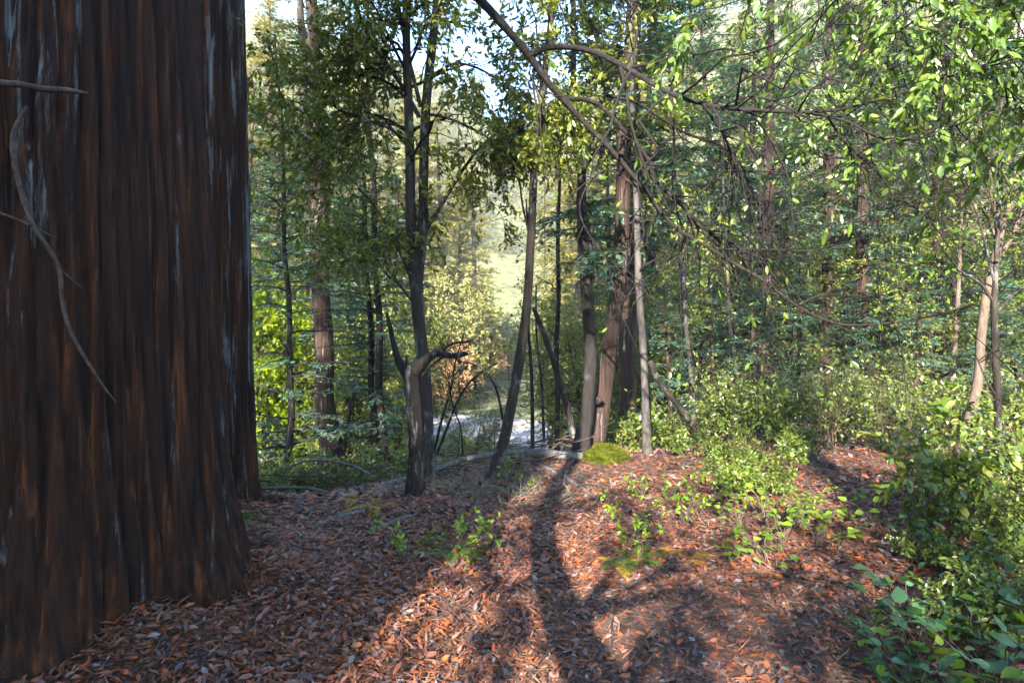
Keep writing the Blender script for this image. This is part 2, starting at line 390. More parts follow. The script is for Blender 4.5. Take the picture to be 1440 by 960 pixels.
# ------------------------------------------------------------------ ground and road
def axis(parts):
    return np.unique(np.concatenate([np.arange(a, b, s) for a, b, s in parts]))
gx = axis([(-260, -120, 20), (-120, -30, 6), (-30, -8, 1.2), (-8, 9, .14), (9, 30, 1.2), (30, 120, 6), (120, 261, 20)])
gy = axis([(-60, -4, 4), (-4, 1, .5), (1, 12, .14), (12, 40, 1.0), (40, 300, 5), (300, 331, 10)])
X, Y = np.meshgrid(gx, gy)
Z = hgt(X, Y)
mb = MB()
ii = np.arange(X.size).reshape(X.shape)
mb.add(np.stack([X, Y, Z], -1), np.stack([ii[:-1, :-1], ii[:-1, 1:], ii[1:, 1:], ii[1:, :-1]], -1).reshape(-1, 4))
ground = mb.build('ground', M['ground'], smooth=True)
tag(ground, 'forest floor of red brown leaf litter sloping down beyond the knoll', 'ground', kind='structure')

rc = np.array([[8.5, 17.], [5.5, 24.], [2.2, 31.], [-2.6, 38.], [-9.5, 44.], [-18, 47.], [-28, 52.], [-40, 60.]])
rl, rw = smooth_line(np.c_[rc, np.zeros(len(rc))], [3, 3.2, 3.4, 4, 4.2, 4.0, 3.6, 3.5], 70)
tdir = np.gradient(rl, axis=0); nn = nrm(np.stack([tdir[:, 1], -tdir[:, 0], 0 * tdir[:, 0]], -1))
sec = np.linspace(-1, 1, 9)
V = rl[:, None] + nn[:, None] * (rw[:, None] * sec)[..., None] * (1 + .08 * rng.normal(0, 1, (70, 1, 1)))
V[..., 2] = hgt(V[..., 0], V[..., 1]) + .16 - .14 * np.abs(sec) ** 3
ii = np.arange(70 * 9).reshape(70, 9)
mb = MB(); mb.add(V, np.stack([ii[:-1, :-1], ii[:-1, 1:], ii[1:, 1:], ii[1:, :-1]], -1).reshape(-1, 4))
road = tag(mb.build('road', M['road'], smooth=True), 'pale gravel road winding through the clearing below the knoll', 'road', kind='structure')

# ------------------------------------------------------------------ big redwood trunks
def furrowed(name, label, cx, cy, prof, ztop, nth, mat, depth, ridges, group=None, lean=(0, 0), crown=None, zstep=.036, zfine=5.0, flare=.24):
    """prof: [(z, radius)] above the base; furrowed bark as geometry"""
    z0 = float(hgt(cx, cy)) - .25
    zz = np.concatenate([np.arange(0, zfine, zstep), np.linspace(zfine, ztop, 50)])
    th = np.arange(nth) / nth * TAU
    TH, ZZ = np.meshgrid(th, zz)
    pz, pr = zip(*prof)
    R = np.interp(ZZ, pz, pr)
    warp = .05 * np.sin(ZZ * .7 + 3 * np.sin(TH)) + .018 * np.sin(ZZ * 2.3 + TH * 4) + .008 * np.sin(ZZ * 6.1 + TH * 9)
    tw = TH + warp
    cyl = np.stack([np.cos(tw) * 3, np.sin(tw) * 3, ZZ * .28], -1)
    low = wob(cyl, 1.1, 12, 3)
    rid = np.abs(np.sin(tw * ridges * .5 + 1.3 * low + .5 * np.sin(ZZ * 1.3))) ** .55
    rid2 = np.abs(np.sin(tw * ridges * 1.2 + 2.2 * wob(cyl, 2.0, 12, 20))) ** .7
    brk = .5 + .5 * np.sin(ZZ * 4 + 9 * np.sin(TH * 3) + 2 * low)
    r = R + depth * (rid - .7) + depth * .42 * (rid2 - .6) + depth * .25 * brk * (rid - .5) + R * .035 * low
    fib = np.sin(tw * ridges * 4.3 + 3 * wob(cyl, 4.0, 10, 5)) * np.sin(ZZ * 2.1 + 5 * np.sin(TH * 7))
    r = r + depth * .10 * fib + rng.normal(0, depth * .05, r.shape)
    fl = np.exp(-ZZ / .5) * flare * (.5 + .5 * np.sin(TH * 5 + 1.2)) ** 1.5
    r = r + fl
    Vv = np.stack([r * np.cos(TH) + lean[0] * ZZ, r * np.sin(TH) + lean[1] * ZZ, ZZ], -1)
    ii = np.arange(TH.size).reshape(TH.shape)
    q = np.stack([ii[:-1], np.roll(ii[:-1], -1, 1), np.roll(ii[1:], -1, 1), ii[1:]], -1).reshape(-1, 4)
    m_ = MB(); m_.add(Vv, q)
    root = thing(name, label, 'tree', (cx, cy, z0), group)
    m_.build('trunk', mat, root, smooth=True)
    return root, z0

def conifer_crown(wood, need, base, top, start, length, nb, twigs, need_l, droop=.25, dens=1.0, lower=1.0, bare=0.0, up=.15, az=None, trunk=None):
    """horizontal, drooping boughs with flat needle sprays round the line base->top"""
    base = np.asarray(base, float); top = np.asarray(top, float)
    H = np.linalg.norm(top - base)
    t = start + (1 - start) * np.sqrt(rng.uniform(0, 1, nb)) * .98 if lower > 1.5 else start + (1 - start) * rng.uniform(0, 1, nb)
    if trunk is not None:
        u = t * (len(trunk) - 1); i = np.minimum(u.astype(int), len(trunk) - 2); f = (u - i)[:, None]
        p0 = trunk[i] * (1 - f) + trunk[i + 1] * f
    else:
        p0 = base + (top - base) * t[:, None]
    a = rng.uniform(0, TAU, nb) if az is None else rng.uniform(az[0], az[1], nb)
    rel = (t - start) / (1 - start)
    L = length * (1.02 - rel) ** .75 * rng.uniform(.6, 1.1, nb) * np.minimum(1, .45 + 2.5 * rel)
    d = np.stack([np.cos(a), np.sin(a), up + .5 * rel + rng.normal(0, .08, nb)], -1)
    K = 7; ks = np.linspace(0, 1, K)
    Q = p0[:, None] + d[:, None] * (L[:, None] * ks)[..., None]
    Q[:, :, 2] -= droop * L[:, None] * ks ** 1.7 * rng.uniform(.6, 1.5, (nb, 1))
    Q += rng.normal(0, .012, Q.shape) * L[:, None, None] * (ks[None, :, None] > 0)
    tubes(wood, Q, (.010 * L + .006)[:, None] * (1 - .8 * ks), 4)
    if need is None: return
    live = rng.uniform(0, 1, nb) > bare
    Q = Q[live]; L = L[live]; nb = len(Q)
    if nb == 0: return
    n = int(nb * twigs * dens)
    b = rng.choice(nb, n, p=L / L.sum()); tt = rng.uniform(.15, 1, n); u = tt * (K - 1); i = np.minimum(u.astype(int), K - 2); f = (u - i)[:, None]
    p = Q[b, i] * (1 - f) + Q[b, i + 1] * f
    T = nrm(Q[b, i + 1] - Q[b, i]); side = nrm(np.cross(T, [0, 0, 1.0])) * rng.choice([-1, 1], n)[:, None]
    dd = nrm(T * rng.uniform(.4, 1.0, (n, 1)) + side * rng.uniform(.3, 1, (n, 1)) + rng.normal(0, .18, (n, 3)))
    tl = need_l * rng.uniform(.5, 1.3, n) * (1.15 - .6 * tt)
    m = 4
    for k in range(m):
        q = p + dd * (tl * k / m)[:, None]; q[:, 2] -= .22 * tl * (k / m) ** 2
        sd = nrm(np.cross(dd, [0, 0, 1.0]))
        for sgn in (-1, 1):
            e = dd * .75 + sd * sgn * .7 + rng.normal(0, .28, (n, 3)); e[:, 2] -= .18
            nr = rng.normal(0, .35, (n, 3)); nr[:, 2] += 1
            ln = tl * rng.uniform(.30, .5, n)
            leaves(need, q, e, nr, ln, ln * rng.uniform(.2, .34, n), 'diamond', .1)

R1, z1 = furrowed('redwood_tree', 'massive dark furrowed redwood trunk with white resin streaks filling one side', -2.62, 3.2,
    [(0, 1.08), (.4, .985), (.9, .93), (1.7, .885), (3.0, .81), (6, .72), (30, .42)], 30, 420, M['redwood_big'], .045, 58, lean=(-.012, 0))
w_, n_ = MB(), MB()
conifer_crown(w_, n_, (0, 0, 3), (-.3, 0, 33), .45, 4.2, 60, 26, .55)
w_.build('boughs', M['redwood'], R1)['kind'] = 'stuff'; n_.build('crown', M['needles_shade_tone'], R1)
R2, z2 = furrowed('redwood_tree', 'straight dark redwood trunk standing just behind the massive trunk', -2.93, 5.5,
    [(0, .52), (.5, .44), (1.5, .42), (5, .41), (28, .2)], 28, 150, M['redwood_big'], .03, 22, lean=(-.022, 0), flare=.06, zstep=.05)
w_, n_ = MB(), MB()
conifer_crown(w_, n_, (0, 0, 3), (-.6, 0, 29), .42, 3.4, 60, 22, .5)
w_.build('boughs', M['redwood'], R2)['kind'] = 'stuff'; n_.build('crown', M['needles_shade_tone'], R2)

def px_tube(mb, pts, n=10, m=None, rough=.03, tip=None):
    """pts: (px, py, d, width in photo pixels)"""
    P = [W(a, b, d) for a, b, d, w in pts]; R = [w / 2 / F * d for a, b, d, w in pts]
    m = m or max(6, len(pts) * 5)
    P, R = smooth_line(P, R, m)
    tubes(mb, P, R, n, rough)
    return P[None], R[None]

def px_stick(name, label, cat, pts, mat, group=None, n=8, rough=.06, m=None):
    m_ = MB(); px_tube(m_, pts, n, m, rough)
    return tag(m_.build(name, mat, None, True), label, cat, group)

def on_bark(pts, gap=.012):
    out = []
    for px, py, w in pts:
        best = 2.6
        for dd in np.arange(1.6, 3.2, .01):
            p = W(px, py, dd); zr = p[2] - z1
            R = np.interp(zr, [0, .4, .9, 1.7, 3, 6], [1.08, .985, .93, .89, .845, .79]) + .02
            if math.hypot(p[0] + 2.62 + .012 * zr, p[1] - 3.2) < R: best = dd; break
        out.append((px, py, best - gap, w))
    return out
# dead twigs caught on the massive trunk
px_stick('dead_branch', 'broken horizontal dead branch stub lying across the massive redwood bark', 'branch',
    on_bark([(-30, 112, 11), (0, 117, 11), (30, 119, 9), (60, 125, 10), (95, 127, 8), (124, 132, 5)], .05), M['stick'], rough=.14)
px_stick('dead_branch', 'long curved dead twig hanging down the massive redwood bark', 'branch',
    on_bark([(38, 150, 4), (22, 180, 7), (19, 215, 8), (30, 270, 7), (48, 318, 6.5), (70, 352, 6), (84, 380, 6.5), (87, 420, 6), (96, 458, 5.5), (112, 490, 5), (140, 535, 4), (163, 566, 2)], .03), M['stick'], rough=.14)
px_stick('dead_branch', 'short thin dead twig crossing the massive redwood bark', 'branch',
    on_bark([(-20, 292, 3), (15, 305, 3.5), (45, 318, 3.5), (80, 336, 2)], .02), M['stick'])
px_stick('dead_branch', 'tiny side twig forking off the curved dead twig', 'branch',
    on_bark([(84, 378, 3), (100, 392, 2.5), (116, 405, 1.5)], .03), M['stick'])

# ------------------------------------------------------------------ broadleaf tree from drawn stems
def grow(stems, n1, n2, n3, nl, leafL, ratio, leaf_mat, wood_mat, root, l1=(1, 2.2), l2=(.4, .9), l3=(.15, .35), t1=(.45, 1), kind='diamond',
         up1=.15, droop=.15, leafname='crown', r1=.4, upn=.8, lspread=.9, extra=None, ang1=(35, 80), wood='limbs'):
    wb, lb = MB(), MB()
    P0 = [s[0] for s in stems]; R0 = [s[1] for s in stems]
    K = max(p.shape[1] for p in P0)
    def resamp(p, r):
        u = np.linspace(0, p.shape[1] - 1, K); i = np.minimum(u.astype(int), p.shape[1] - 2); f = (u - i)
        return p[:, i] * (1 - f)[None, :, None] + p[:, i + 1] * f[None, :, None], r[:, i] * (1 - f) + r[:, i + 1] * f
    A = [resamp(p, r) for p, r in zip(P0, R0)]
    PP = np.concatenate([a[0] for a in A]); RR = np.concatenate([a[1] for a in A])
    B1 = sprout(PP, RR, n1, *l1, ang=ang1, t=t1, K=7, up=up1, droop=droop, rfac=r1, rmin=.005)
    tubes(wb, *B1, 5)
    B2 = sprout(*B1, n2, *l2, ang=(25, 65), t=(.15, 1), K=5, up=.05, droop=droop, rfac=.5, rmin=.003)
    tubes(wb, *B2, 4)
    B3 = sprout(np.concatenate([B2[0]]), B2[1], n3, *l3, ang=(20, 65), t=(.1, 1), K=4, droop=droop, rfac=.5, rmin=.0018)
    tubes(wb, *B3, 3, cap=False)
    leaf_on(lb, B3[0], nl, leafL, ratio, kind, upn=upn, spread=lspread)
    if extra: extra(wb, lb)
    wb.build('twigs', wood_mat, root, True)['kind'] = 'stuff'  # mesh holds the side limbs along with their twigs
    return lb.build(leafname, leaf_mat, root)

def stem_tree(name, label, stems, wood_mat, group=None, n=10, rough=.05, wf=.74):
    """an Empty at the foot of the first stem; each stem drawn in photo pixels with its distance"""
    a = stems[0][0]; foot = W(a[0], a[1], a[2])
    root = thing(name, label, 'tree', (foot[0], foot[1], min(foot[2], float(hgt(foot[0], foot[1])))), group)
    off = np.array(root.location)
    mbt = MB(); out = []
    for s in stems:
        P = [W(p[0], p[1], p[2]) - off for p in s]; R = [wf * p[3] / 2 / F * p[2] for p in s]
        P, R = smooth_line(P, R, max(10, len(s) * 6)); P = P + (.010 * s[0][2] / 6 * wob(P, 2.6)[:, None]) * np.array([1, 1, 0])
        tubes(mbt, P, R, n, rough); out.append((P[None], R[None]))
    mbt.build('trunk', wood_mat, root, True)
    return root, out

def root_flare(pts):
    """first point widened and sunk a little into the ground"""
    a = pts[0]
    return [(a[0], a[1] + 14, a[2], a[3] * 1.5), (a[0], a[1] - 10, a[2], a[3] * 1.15)] + list(pts[1:])

# twin stemmed tanoak with the leafy crown
D = 6.4
tw, st = stem_tree('tanoak_tree', 'slender twin stemmed tanoak with leafy crown rising behind the broken dark snag',
    [root_flare([(600, 676, D, 27), (597, 560, D, 25), (590, 470, D, 25), (586, 390, D, 26), (577, 300, D, 20), (575, 180, D, 18), (573, 60, D, 16), (570, -80, D, 14), (566, -260, D, 11), (560, -420, D, 7)]),
     [(589, 400, D, 20), (594, 330, D, 20), (594, 250, D, 19), (600, 150, D, 18), (609, 60, D, 17), (617, -30, D, 15), (630, -160, D, 12), (650, -330, D, 7)],
     [(594, 330, D, 9), (618, 290, D, 7), (650, 240, D, 6), (690, 195, D, 5), (735, 165, D, 4), (765, 150, D, 3)],
     [(590, 165, D, 9), (565, 120, D, 8), (535, 78, D, 8), (512, 35, D, 7), (497, -10, D, 6), (480, -60, D, 5)],
     [(592, 150, D, 8), (578, 90, D, 7), (563, 20, D, 6), (555, -50, D, 5)],
     [(583, 400, D, 6), (566, 360, D, 5), (545, 320, D, 4.5), (525, 285, D, 4), (505, 265, D, 3)],
     [(575, 200, D, 6), (545, 180, D, 5), (505, 165, D, 5), (470, 150, D, 4), (430, 110, D, 3)],
     [(585, 430, D, 5), (562, 400, D, 4), (540, 380, D, 4), (515, 330, D, 3)],
     [(575, 180, D, 5), (535, 172, D, 4), (500, 172, D, 3.5), (475, 185, D, 3)],
     [(604, 110, D, 6), (640, 90, D, 5), (680, 100, D, 4), (720, 130, D, 3)],
     [(600, 160, D, 6), (640, 170, D, 5), (680, 190, D, 4), (715, 215, D, 3)]],
    M['bark_grey'])
off = np.array(tw.location)
grow([st[i] for i in (3, 4, 5, 6, 7, 8)], 90, 480, 2600, 17000, .062, .46, M['leaf_tanoak'], M['limb'], tw, l1=(.35, 1.15), l2=(.2, .5), l3=(.1, .28), t1=(.25, 1), up1=-.05, kind='diamond', droop=.2)
grow([st[i] for i in (2, 9, 10)] , 50, 220, 1200, 9000, .065, .42, M['leaf_tanoak'], M['limb'], tw, l1=(.3, .75), l2=(.2, .42), l3=(.1, .25), t1=(.3, 1), up1=.0, kind='oval', droop=.2)
grow([st[0], st[1]], 36, 190, 1100, 6500, .08, .42, M['leaf_tanoak'], M['limb'], tw, l1=(.6, 1.6), l2=(.3, .6), l3=(.15, .3), t1=(.55, 1), up1=.1)

# broken snag in front of it
D = 5.4
sn, st = stem_tree('snag', 'broken dark dead snag with upturned arm and crooked side limb',
    [[(581, 728, D, 44), (580, 700, D, 33), (584, 640, D, 28), (581, 580, D, 27), (577, 545, D, 27), (577, 524, D, 29), (581, 515, D, 20), (584, 506, D, 7)],
     [(572, 522, D, 9), (570, 508, D, 6), (569, 500, D, 2)],
     [(590, 520, D, 8), (591, 506, D, 5), (593, 499, D, 2)],
     [(572, 530, D, 20), (560, 512, D, 15), (553, 490, D, 11), (548, 465, D, 9), (543, 440, D, 5)],
     [(580, 525, D, 26), (592, 512, D, 20), (604, 502, D, 15), (614, 497, D, 13), (630, 500, D, 11), (645, 500, D, 10), (657, 497, D, 7)],
     [(606, 505, D, 6), (625, 490, D, 5), (640, 482, D, 4), (655, 481, D, 3.5), (664, 478, D, 2)],
     [(592, 528, D, 7), (605, 515, D, 5), (618, 505, D, 4), (630, 500, D, 3)]], M['snag'], rough=.2, n=14)
sn['category'] = 'snag'

# curved sapling
D = 6.2
cs, st = stem_tree('curved_tree', 'slim brown tree with a curved S shaped trunk beside the fallen log',
    [root_flare([(692, 676, D, 25), (706, 625, D, 22), (720, 560, D, 20), (733, 490, D, 19), (742, 420, D, 17), (746, 340, D, 16), (750, 250, D, 15), (760, 160, D, 14), (769, 80, D, 13), (777, -10, D, 12), (786, -150, D, 10), (790, -330, D, 6)]),
     [(744, 330, D, 5), (734, 290, D, 4), (727, 240, D, 3.5), (715, 195, D, 2.5)],
     [(762, 150, D, 6), (780, 185, D, 5), (806, 150, D + .2, 3), (820, 110, D + .2, 2.5)]], M['bark_grey'])
grow([st[0]], 24, 110, 600, 4200, .07, .42, M['leaf_tanoak'], M['limb'], cs, l1=(.5, 1.3), t1=(.62, 1), l2=(.2, .5), l3=(.1, .25))

# group by the mossy mound
D = 7.6
t3, st = stem_tree('dark_tree', 'dark rough barked tree standing at the end of the fallen log',
    [root_flare([(816, 636, D, 32), (824, 580, D, 27), (829, 500, D, 26), (826, 420, D, 25), (820, 350, D, 23), (816, 280, D, 21), (820, 235, D, 16), (838, 210, D, 11), (850, 180, D, 10), (851, 120, D, 10), (840, 55, D, 11), (812, -5, D, 9), (795, -120, D, 8), (790, -260, D, 6)]),
     [(818, 260, D, 11), (808, 190, D, 10), (807, 100, D, 10), (804, -10, D, 9), (800, -160, D, 7)],
     [(822, 300, D, 9), (832, 360, D, 7), (834, 420, D, 7), (830, 470, D, 6)],
     [(850, 190, D, 9), (846, 222, D, 7), (838, 240, D, 5)]], M['bark_dark'], rough=.12)
grow([st[0], st[1]], 26, 120, 650, 4800, .075, .42, M['leaf_tanoak'], M['limb'], t3, l1=(.5, 1.4), t1=(.45, 1), l2=(.25, .5), l3=(.12, .28))
D = 7.9
t4, st = stem_tree('leaning_redwood_tree', 'reddish leaning redwood trunk with a burl rising out of the mossy mound',
    [root_flare([(836, 634, D, 34), (846, 575, D, 31), (852, 530, D, 30), (860, 470, D, 29), (868, 420, D, 29), (873, 340, D, 29), (878, 250, D, 28), (882, 150, D, 26), (887, 60, D, 25), (893, -60, D, 23), (902, -300, D, 18), (914, -650, D, 8)]),
     [(838, 565, D - .08, 5), (841, 563, D - .2, 17), (844, 562, D - .28, 10)]], M['redwood'], rough=.05, n=14)
w_, n_ = MB(), MB(); off = np.array(t4.location)
conifer_crown(w_, n_, st[0][0][0][14], st[0][0][0][-1], .1, 2.2, 46, 20, .38, trunk=st[0][0][0][30:])
w_.build('boughs', M['redwood'], t4)['kind'] = 'stuff'; n_.build('crown', M['needles_shade_tone'], t4)
D = 10.5
t5, st = stem_tree('redwood_tree', 'straight reddish redwood with dappled bark standing behind the leaning redwood',
    [root_flare([(880, 622, D, 34), (882, 540, D, 31), (884, 440, D, 30), (886, 330, D, 28), (889, 200, D, 26), (891, 60, D, 24), (894, -120, D, 20), (898, -500, D, 12), (901, -800, D, 4)])], M['redwood'], n=14)
w_, n_ = MB(), MB()
conifer_crown(w_, n_, (0, 0, 4), (0, 0, 16), .02, 2.9, 110, 26, .40, trunk=st[0][0][0][22:])
w_.build('boughs', M['redwood'], t5)['kind'] = 'stuff'; n_.build('crown', M['needles_shade_tone'], t5)
D = 7.8
t6, st = stem_tree('pale_tree', 'thin pale grey trunk with blackened foot beside the reddish redwoods',
    [root_flare([(909, 640, D, 17), (906, 560, D, 14), (903, 480, D, 14), (899, 400, D, 13), (895, 320, D, 12), (893, 250, D, 11), (890, 150, D, 10), (884, 0, D, 8), (880, -160, D, 5)])], M['bark_pale'])
grow([st[0]], 12, 50, 260, 1500, .08, .42, M['leaf_tanoak'], M['limb'], t6, l1=(.5, 1.2), t1=(.45, 1), l2=(.2, .5), l3=(.1, .25))
D = 8.6
px_stick('leaning_dead_trunk', 'thin dead grey trunk leaning across saplings toward the dark tree', 'dead trunk',
    [(808, 622, D, 11), (797, 570, D, 9.5), (781, 515, D, 9), (765, 470, D, 8), (750, 432, D, 6)], M['bark_grey'])
px_stick('leaning_dead_trunk', 'broken dead trunk propped at a slant beside the thin pale tree', 'dead trunk',
    [(914, 508, 9.2, 9), (926, 535, 9.2, 9), (945, 560, 9.2, 8), (962, 580, 9.2, 9), (978, 606, 9.2, 7)], M['bark_grey'])

# ------------------------------------------------------------------ overhanging limbs from a tree beside the camera
ov = thing('overhanging_tree', 'leaning tree whose dark arching limbs hang across the view', 'tree', (-.30, -1.3, 0))
off = np.array(ov.location)
mbt = MB()
tP, tR = smooth_line(np.array([(-.30, -1.3, -.1), (-.36, -1.25, .7), (-.25, -1.2, 1.35), (-.85, -1.1, 2.0), (-1.3, -.7, 2.8), (-1.2, .2, 3.8), (-.8, 1.4, 4.45), (-.42, 2.4, 4.35), W(640, -30, 3.5)]) - off, [.17, .13, .12, .108, .098, .085, .068, .052, .036], 52)  # unseen trunk, placed and bent for the shadow it casts ahead
tubes(mbt, tP, tR, 12, .04); mbt.build('trunk', M['limb'], ov, True)
LIMBS = [
    [(640, -30, 3.5, 17), (700, 28, 3.6, 15), (740, 75, 3.7, 14), (770, 112, 3.75, 12.5), (800, 150, 3.8, 11), (850, 205, 3.8, 10), (900, 260, 3.8, 9), (945, 315, 3.75, 8), (1000, 350, 3.7, 7), (1060, 385, 3.6, 6.5), (1120, 430, 3.5, 6), (1180, 456, 3.4, 5), (1250, 457, 3.3, 4.5), (1310, 445, 3.2, 3.5), (1375, 428, 3.1, 2.5)],
    [(742, 80, 3.7, 11), (775, 67, 3.7, 10), (830, 71, 3.65, 10), (880, 95, 3.6, 9.5), (940, 130, 3.5, 8.5), (1000, 148, 3.4, 7.5), (1060, 155, 3.3, 7), (1130, 158, 3.2, 6), (1200, 150, 3.1, 5), (1270, 130, 3.0, 4.5), (1340, 105, 2.9, 3.5), (1420, 80, 2.8, 3)],
    [(790, 138, 3.8, 8), (840, 146, 3.85, 8), (880, 185, 3.9, 7.5), (910, 222, 3.95, 7), (925, 255, 4.0, 6.5), (960, 290, 4.0, 6), (1000, 330, 4.0, 5.5), (1045, 362, 4.0, 4.5), (1085, 372, 4.0, 3)],
    [(850, 132, 3.9, 5), (900, 147, 4.0, 4.5), (960, 185, 4.1, 4), (1010, 203, 4.2, 4), (1042, 232, 4.2, 3.5), (1062, 275, 4.2, 3), (1078, 330, 4.2, 2.5)],
    [(990, 147, 3.4, 5), (1018, 190, 3.5, 4.5), (1035, 240, 3.5, 4), (1055, 298, 3.5, 3.5), (1074, 345, 3.5, 2.5)],
    [(1055, 155, 3.3, 4.5), (1080, 192, 3.3, 4), (1100, 228, 3.3, 3.5), (1112, 262, 3.3, 3), (1115, 295, 3.3, 2)],
    [(1130, 158, 3.2, 5), (1190, 170, 3.1, 4.5), (1240, 196, 3.0, 4), (1300, 194, 2.9, 3.5), (1370, 165, 2.8, 3), (1445, 150, 2.7, 2.5)],
    [(1010, 349, 3.7, 4), (1080, 350, 3.6, 3.5), (1150, 350, 3.5, 3.5), (1210, 325, 3.4, 3), (1270, 285, 3.3, 3), (1360, 235, 3.2, 2)],
    [(752, 95, 3.75, 4), (751, 118, 3.8, 4), (755, 160, 3.8, 3), (757, 210, 3.8, 2)],
    [(905, 270, 3.85, 5), (850, 240, 3.9, 3.5), (815, 290, 4.0, 3), (840, 350, 4.1, 3), (890, 400, 4.2, 2.5), (930, 430, 4.2, 2)],
    [(960, 330, 3.9, 4), (930, 375, 4.0, 3), (895, 400, 4.1, 2.5), (880, 420, 4.1, 2)],
    [(880, 95, 3.6, 4), (895, 50, 3.6, 3), (870, 0, 3.6, 2.5)],
    [(940, 130, 3.5, 4), (975, 95, 3.5, 3.5), (960, 40, 3.5, 3), (940, -10, 3.5, 2.5)],
    [(1000, 148, 3.4, 4), (1050, 110, 3.3, 3.5), (1110, 80, 3.2, 3), (1170, 35, 3.1, 2.5), (1200, -10, 3, 2)],
    [(1160, 157, 3.15, 4), (1190, 200, 3.2, 3), (1240, 250, 3.2, 3), (1270, 300, 3.2, 2)],
    [(1120, 430, 3.5, 4), (1160, 415, 3.5, 3.5), (1220, 417, 3.5, 3), (1275, 400, 3.5, 2)],
]
stems = []
for s in LIMBS:
    m_ = MB(); P = [W(p[0], p[1], p[2]) - off for p in s]; R = [.78 * p[3] / 2 / F * p[2] for p in s]
    P, R = smooth_line(P, R, len(s) * 5); P = P + .006 * wob(P, 9)[:, None]
    tubes(m_, P, R, 8, .13); m_.build('limb', M['limb'], ov, True); stems.append((P[None], R[None]))
wb = MB()
allP = [smooth_line(p[0], r[0], 20) for p, r in stems]
PP = np.stack([a for a, b in allP]); RR = np.stack([b for a, b in allP])
tw1 = sprout(PP[1:], RR[1:], 165, .3, 1.2, ang=(25, 75), K=7, droop=.25, wig=.22, rfac=.7, rmin=.0034)
tubes(wb, *tw1, 5)
tw2 = sprout(*tw1, 260, .12, .45, ang=(20, 70), K=5, droop=.25, wig=.2, rfac=.6, rmin=.0014); tubes(wb, *tw2, 3)
wb.build('twigs', M['limb'], ov, True)['kind'] = 'stuff'

# unseen leafy boughs added to the same tree, each placed to shade a floor patch
wb, lb = MB(), MB()
cl = []; ncl = []
for px, py, t_, nlv in [(560, 815, 7.5, 110), (590, 770, 8.5, 110), (705, 790, 7, 260), (738, 850, 6.5, 200), (705, 905, 6, 160), (640, 755, 8.5, 110), (740, 745, 9, 160), (930, 950, 6, 280), (925, 885, 6.4, 160), (940, 830, 7, 90), (905, 735, 9, 120), (1140, 900, 6.3, 260), (1210, 930, 6, 260), (1120, 820, 7.5, 160), (820, 715, 9, 120), (870, 770, 8, 120), (1000, 700, 10, 120), (950, 760, 8.5, 150), (1150, 780, 8.5, 120), (520, 900, 6.5, 110), (490, 850, 7, 110)]:
    d0 = 1.5 * F / (py - HY); g = W(px, py, d0); cl.append(g + np.array(SUNV) * t_ - off); ncl.append(nlv)
cl = np.array(cl)
hub = np.array([(-.85, -1.1, 2.0), (-1.3, -.7, 2.8), (-1.28, -.2, 3.4), (-1.2, .2, 3.8)]) - off
for k, c in enumerate(cl):
    h_ = hub[np.argmin(np.linalg.norm(hub - c, axis=1))]; mid = (h_ + c) / 2 + [0, 0, .25]
    q, r_ = smooth_line([h_, mid, c], [.022, .014, .006], 10); tubes(wb, q, r_, 5, .05)
    P0 = q[None, 8:]; t1 = sprout(P0, np.full((1, 2), .006), 10, .10, .26, ang=(20, 85), t=(.1, 1), K=5, rfac=.6, rmin=.002); tubes(wb, *t1, 3)
    t2 = sprout(*t1, 26, .06, .15, K=4, rmin=.0012); tubes(wb, *t2, 3)
    leaf_on(lb, t2[0], ncl[k], .085, .42, 'diamond', upn=.6)
wb.build('boughs', M['limb'], ov, True)['kind'] = 'stuff'; lb.build('crown', M['leaf_tanoak'], ov)['kind'] = 'stuff'
# leaf sprays: each leaf that can be picked out is its own object
def leaf_mesh(name, mat, Wr, n=5, fold=.10, curl=-.12, lobed=0.0):
    t = np.linspace(0, 1, n + 2); prof = np.sin(np.pi * t ** .72) ** .85 * .5 * Wr * (1.06 - .2 * t)
    if lobed: prof = prof * (1 + lobed * np.sin(t * 19))
    V = []; q = []; tr = []
    z = curl * t * t
    mid = np.stack([0 * t, t, z], -1)
    for sgn in (-1, 1):
        V.append(np.stack([sgn * prof, t, z + fold * prof * 2], -1))
    m_ = MB(); k = n + 2
    allv = np.concatenate([mid, V[0], V[1]])
    for i in range(k - 1):
        q.append((i, i + 1, k + i + 1, k + i)); q.append((i + 1, i, 2 * k + i, 2 * k + i + 1))
    m_.add(allv, q)
    return m_.mesh(name, mat, True)
LEAF_OV = [leaf_mesh('leaf', M['leaf_near'], .38, curl=-.25, fold=.2), leaf_mesh('leaf', M['leaf_near'], .46, curl=-.4, fold=.14), leaf_mesh('leaf', M['leaf_near'], .32, curl=.2, fold=.3), leaf_mesh('leaf', M['leaf_near'], .40, curl=-.1, fold=.05)]
LEAF_YEL = leaf_mesh('leaf', M['leaf_yellow'], .42)

def orient(o, p, d, nr, L):
    d = Vector(d).normalized(); n = Vector(nr); x = d.cross(n).normalized(); z = x.cross(d)
    from mathutils import Matrix
    m = Matrix((x, d, z)).transposed().to_4x4(); m = m @ Matrix.Scale(L, 4); m.translation = Vector(p); o.matrix_local = m

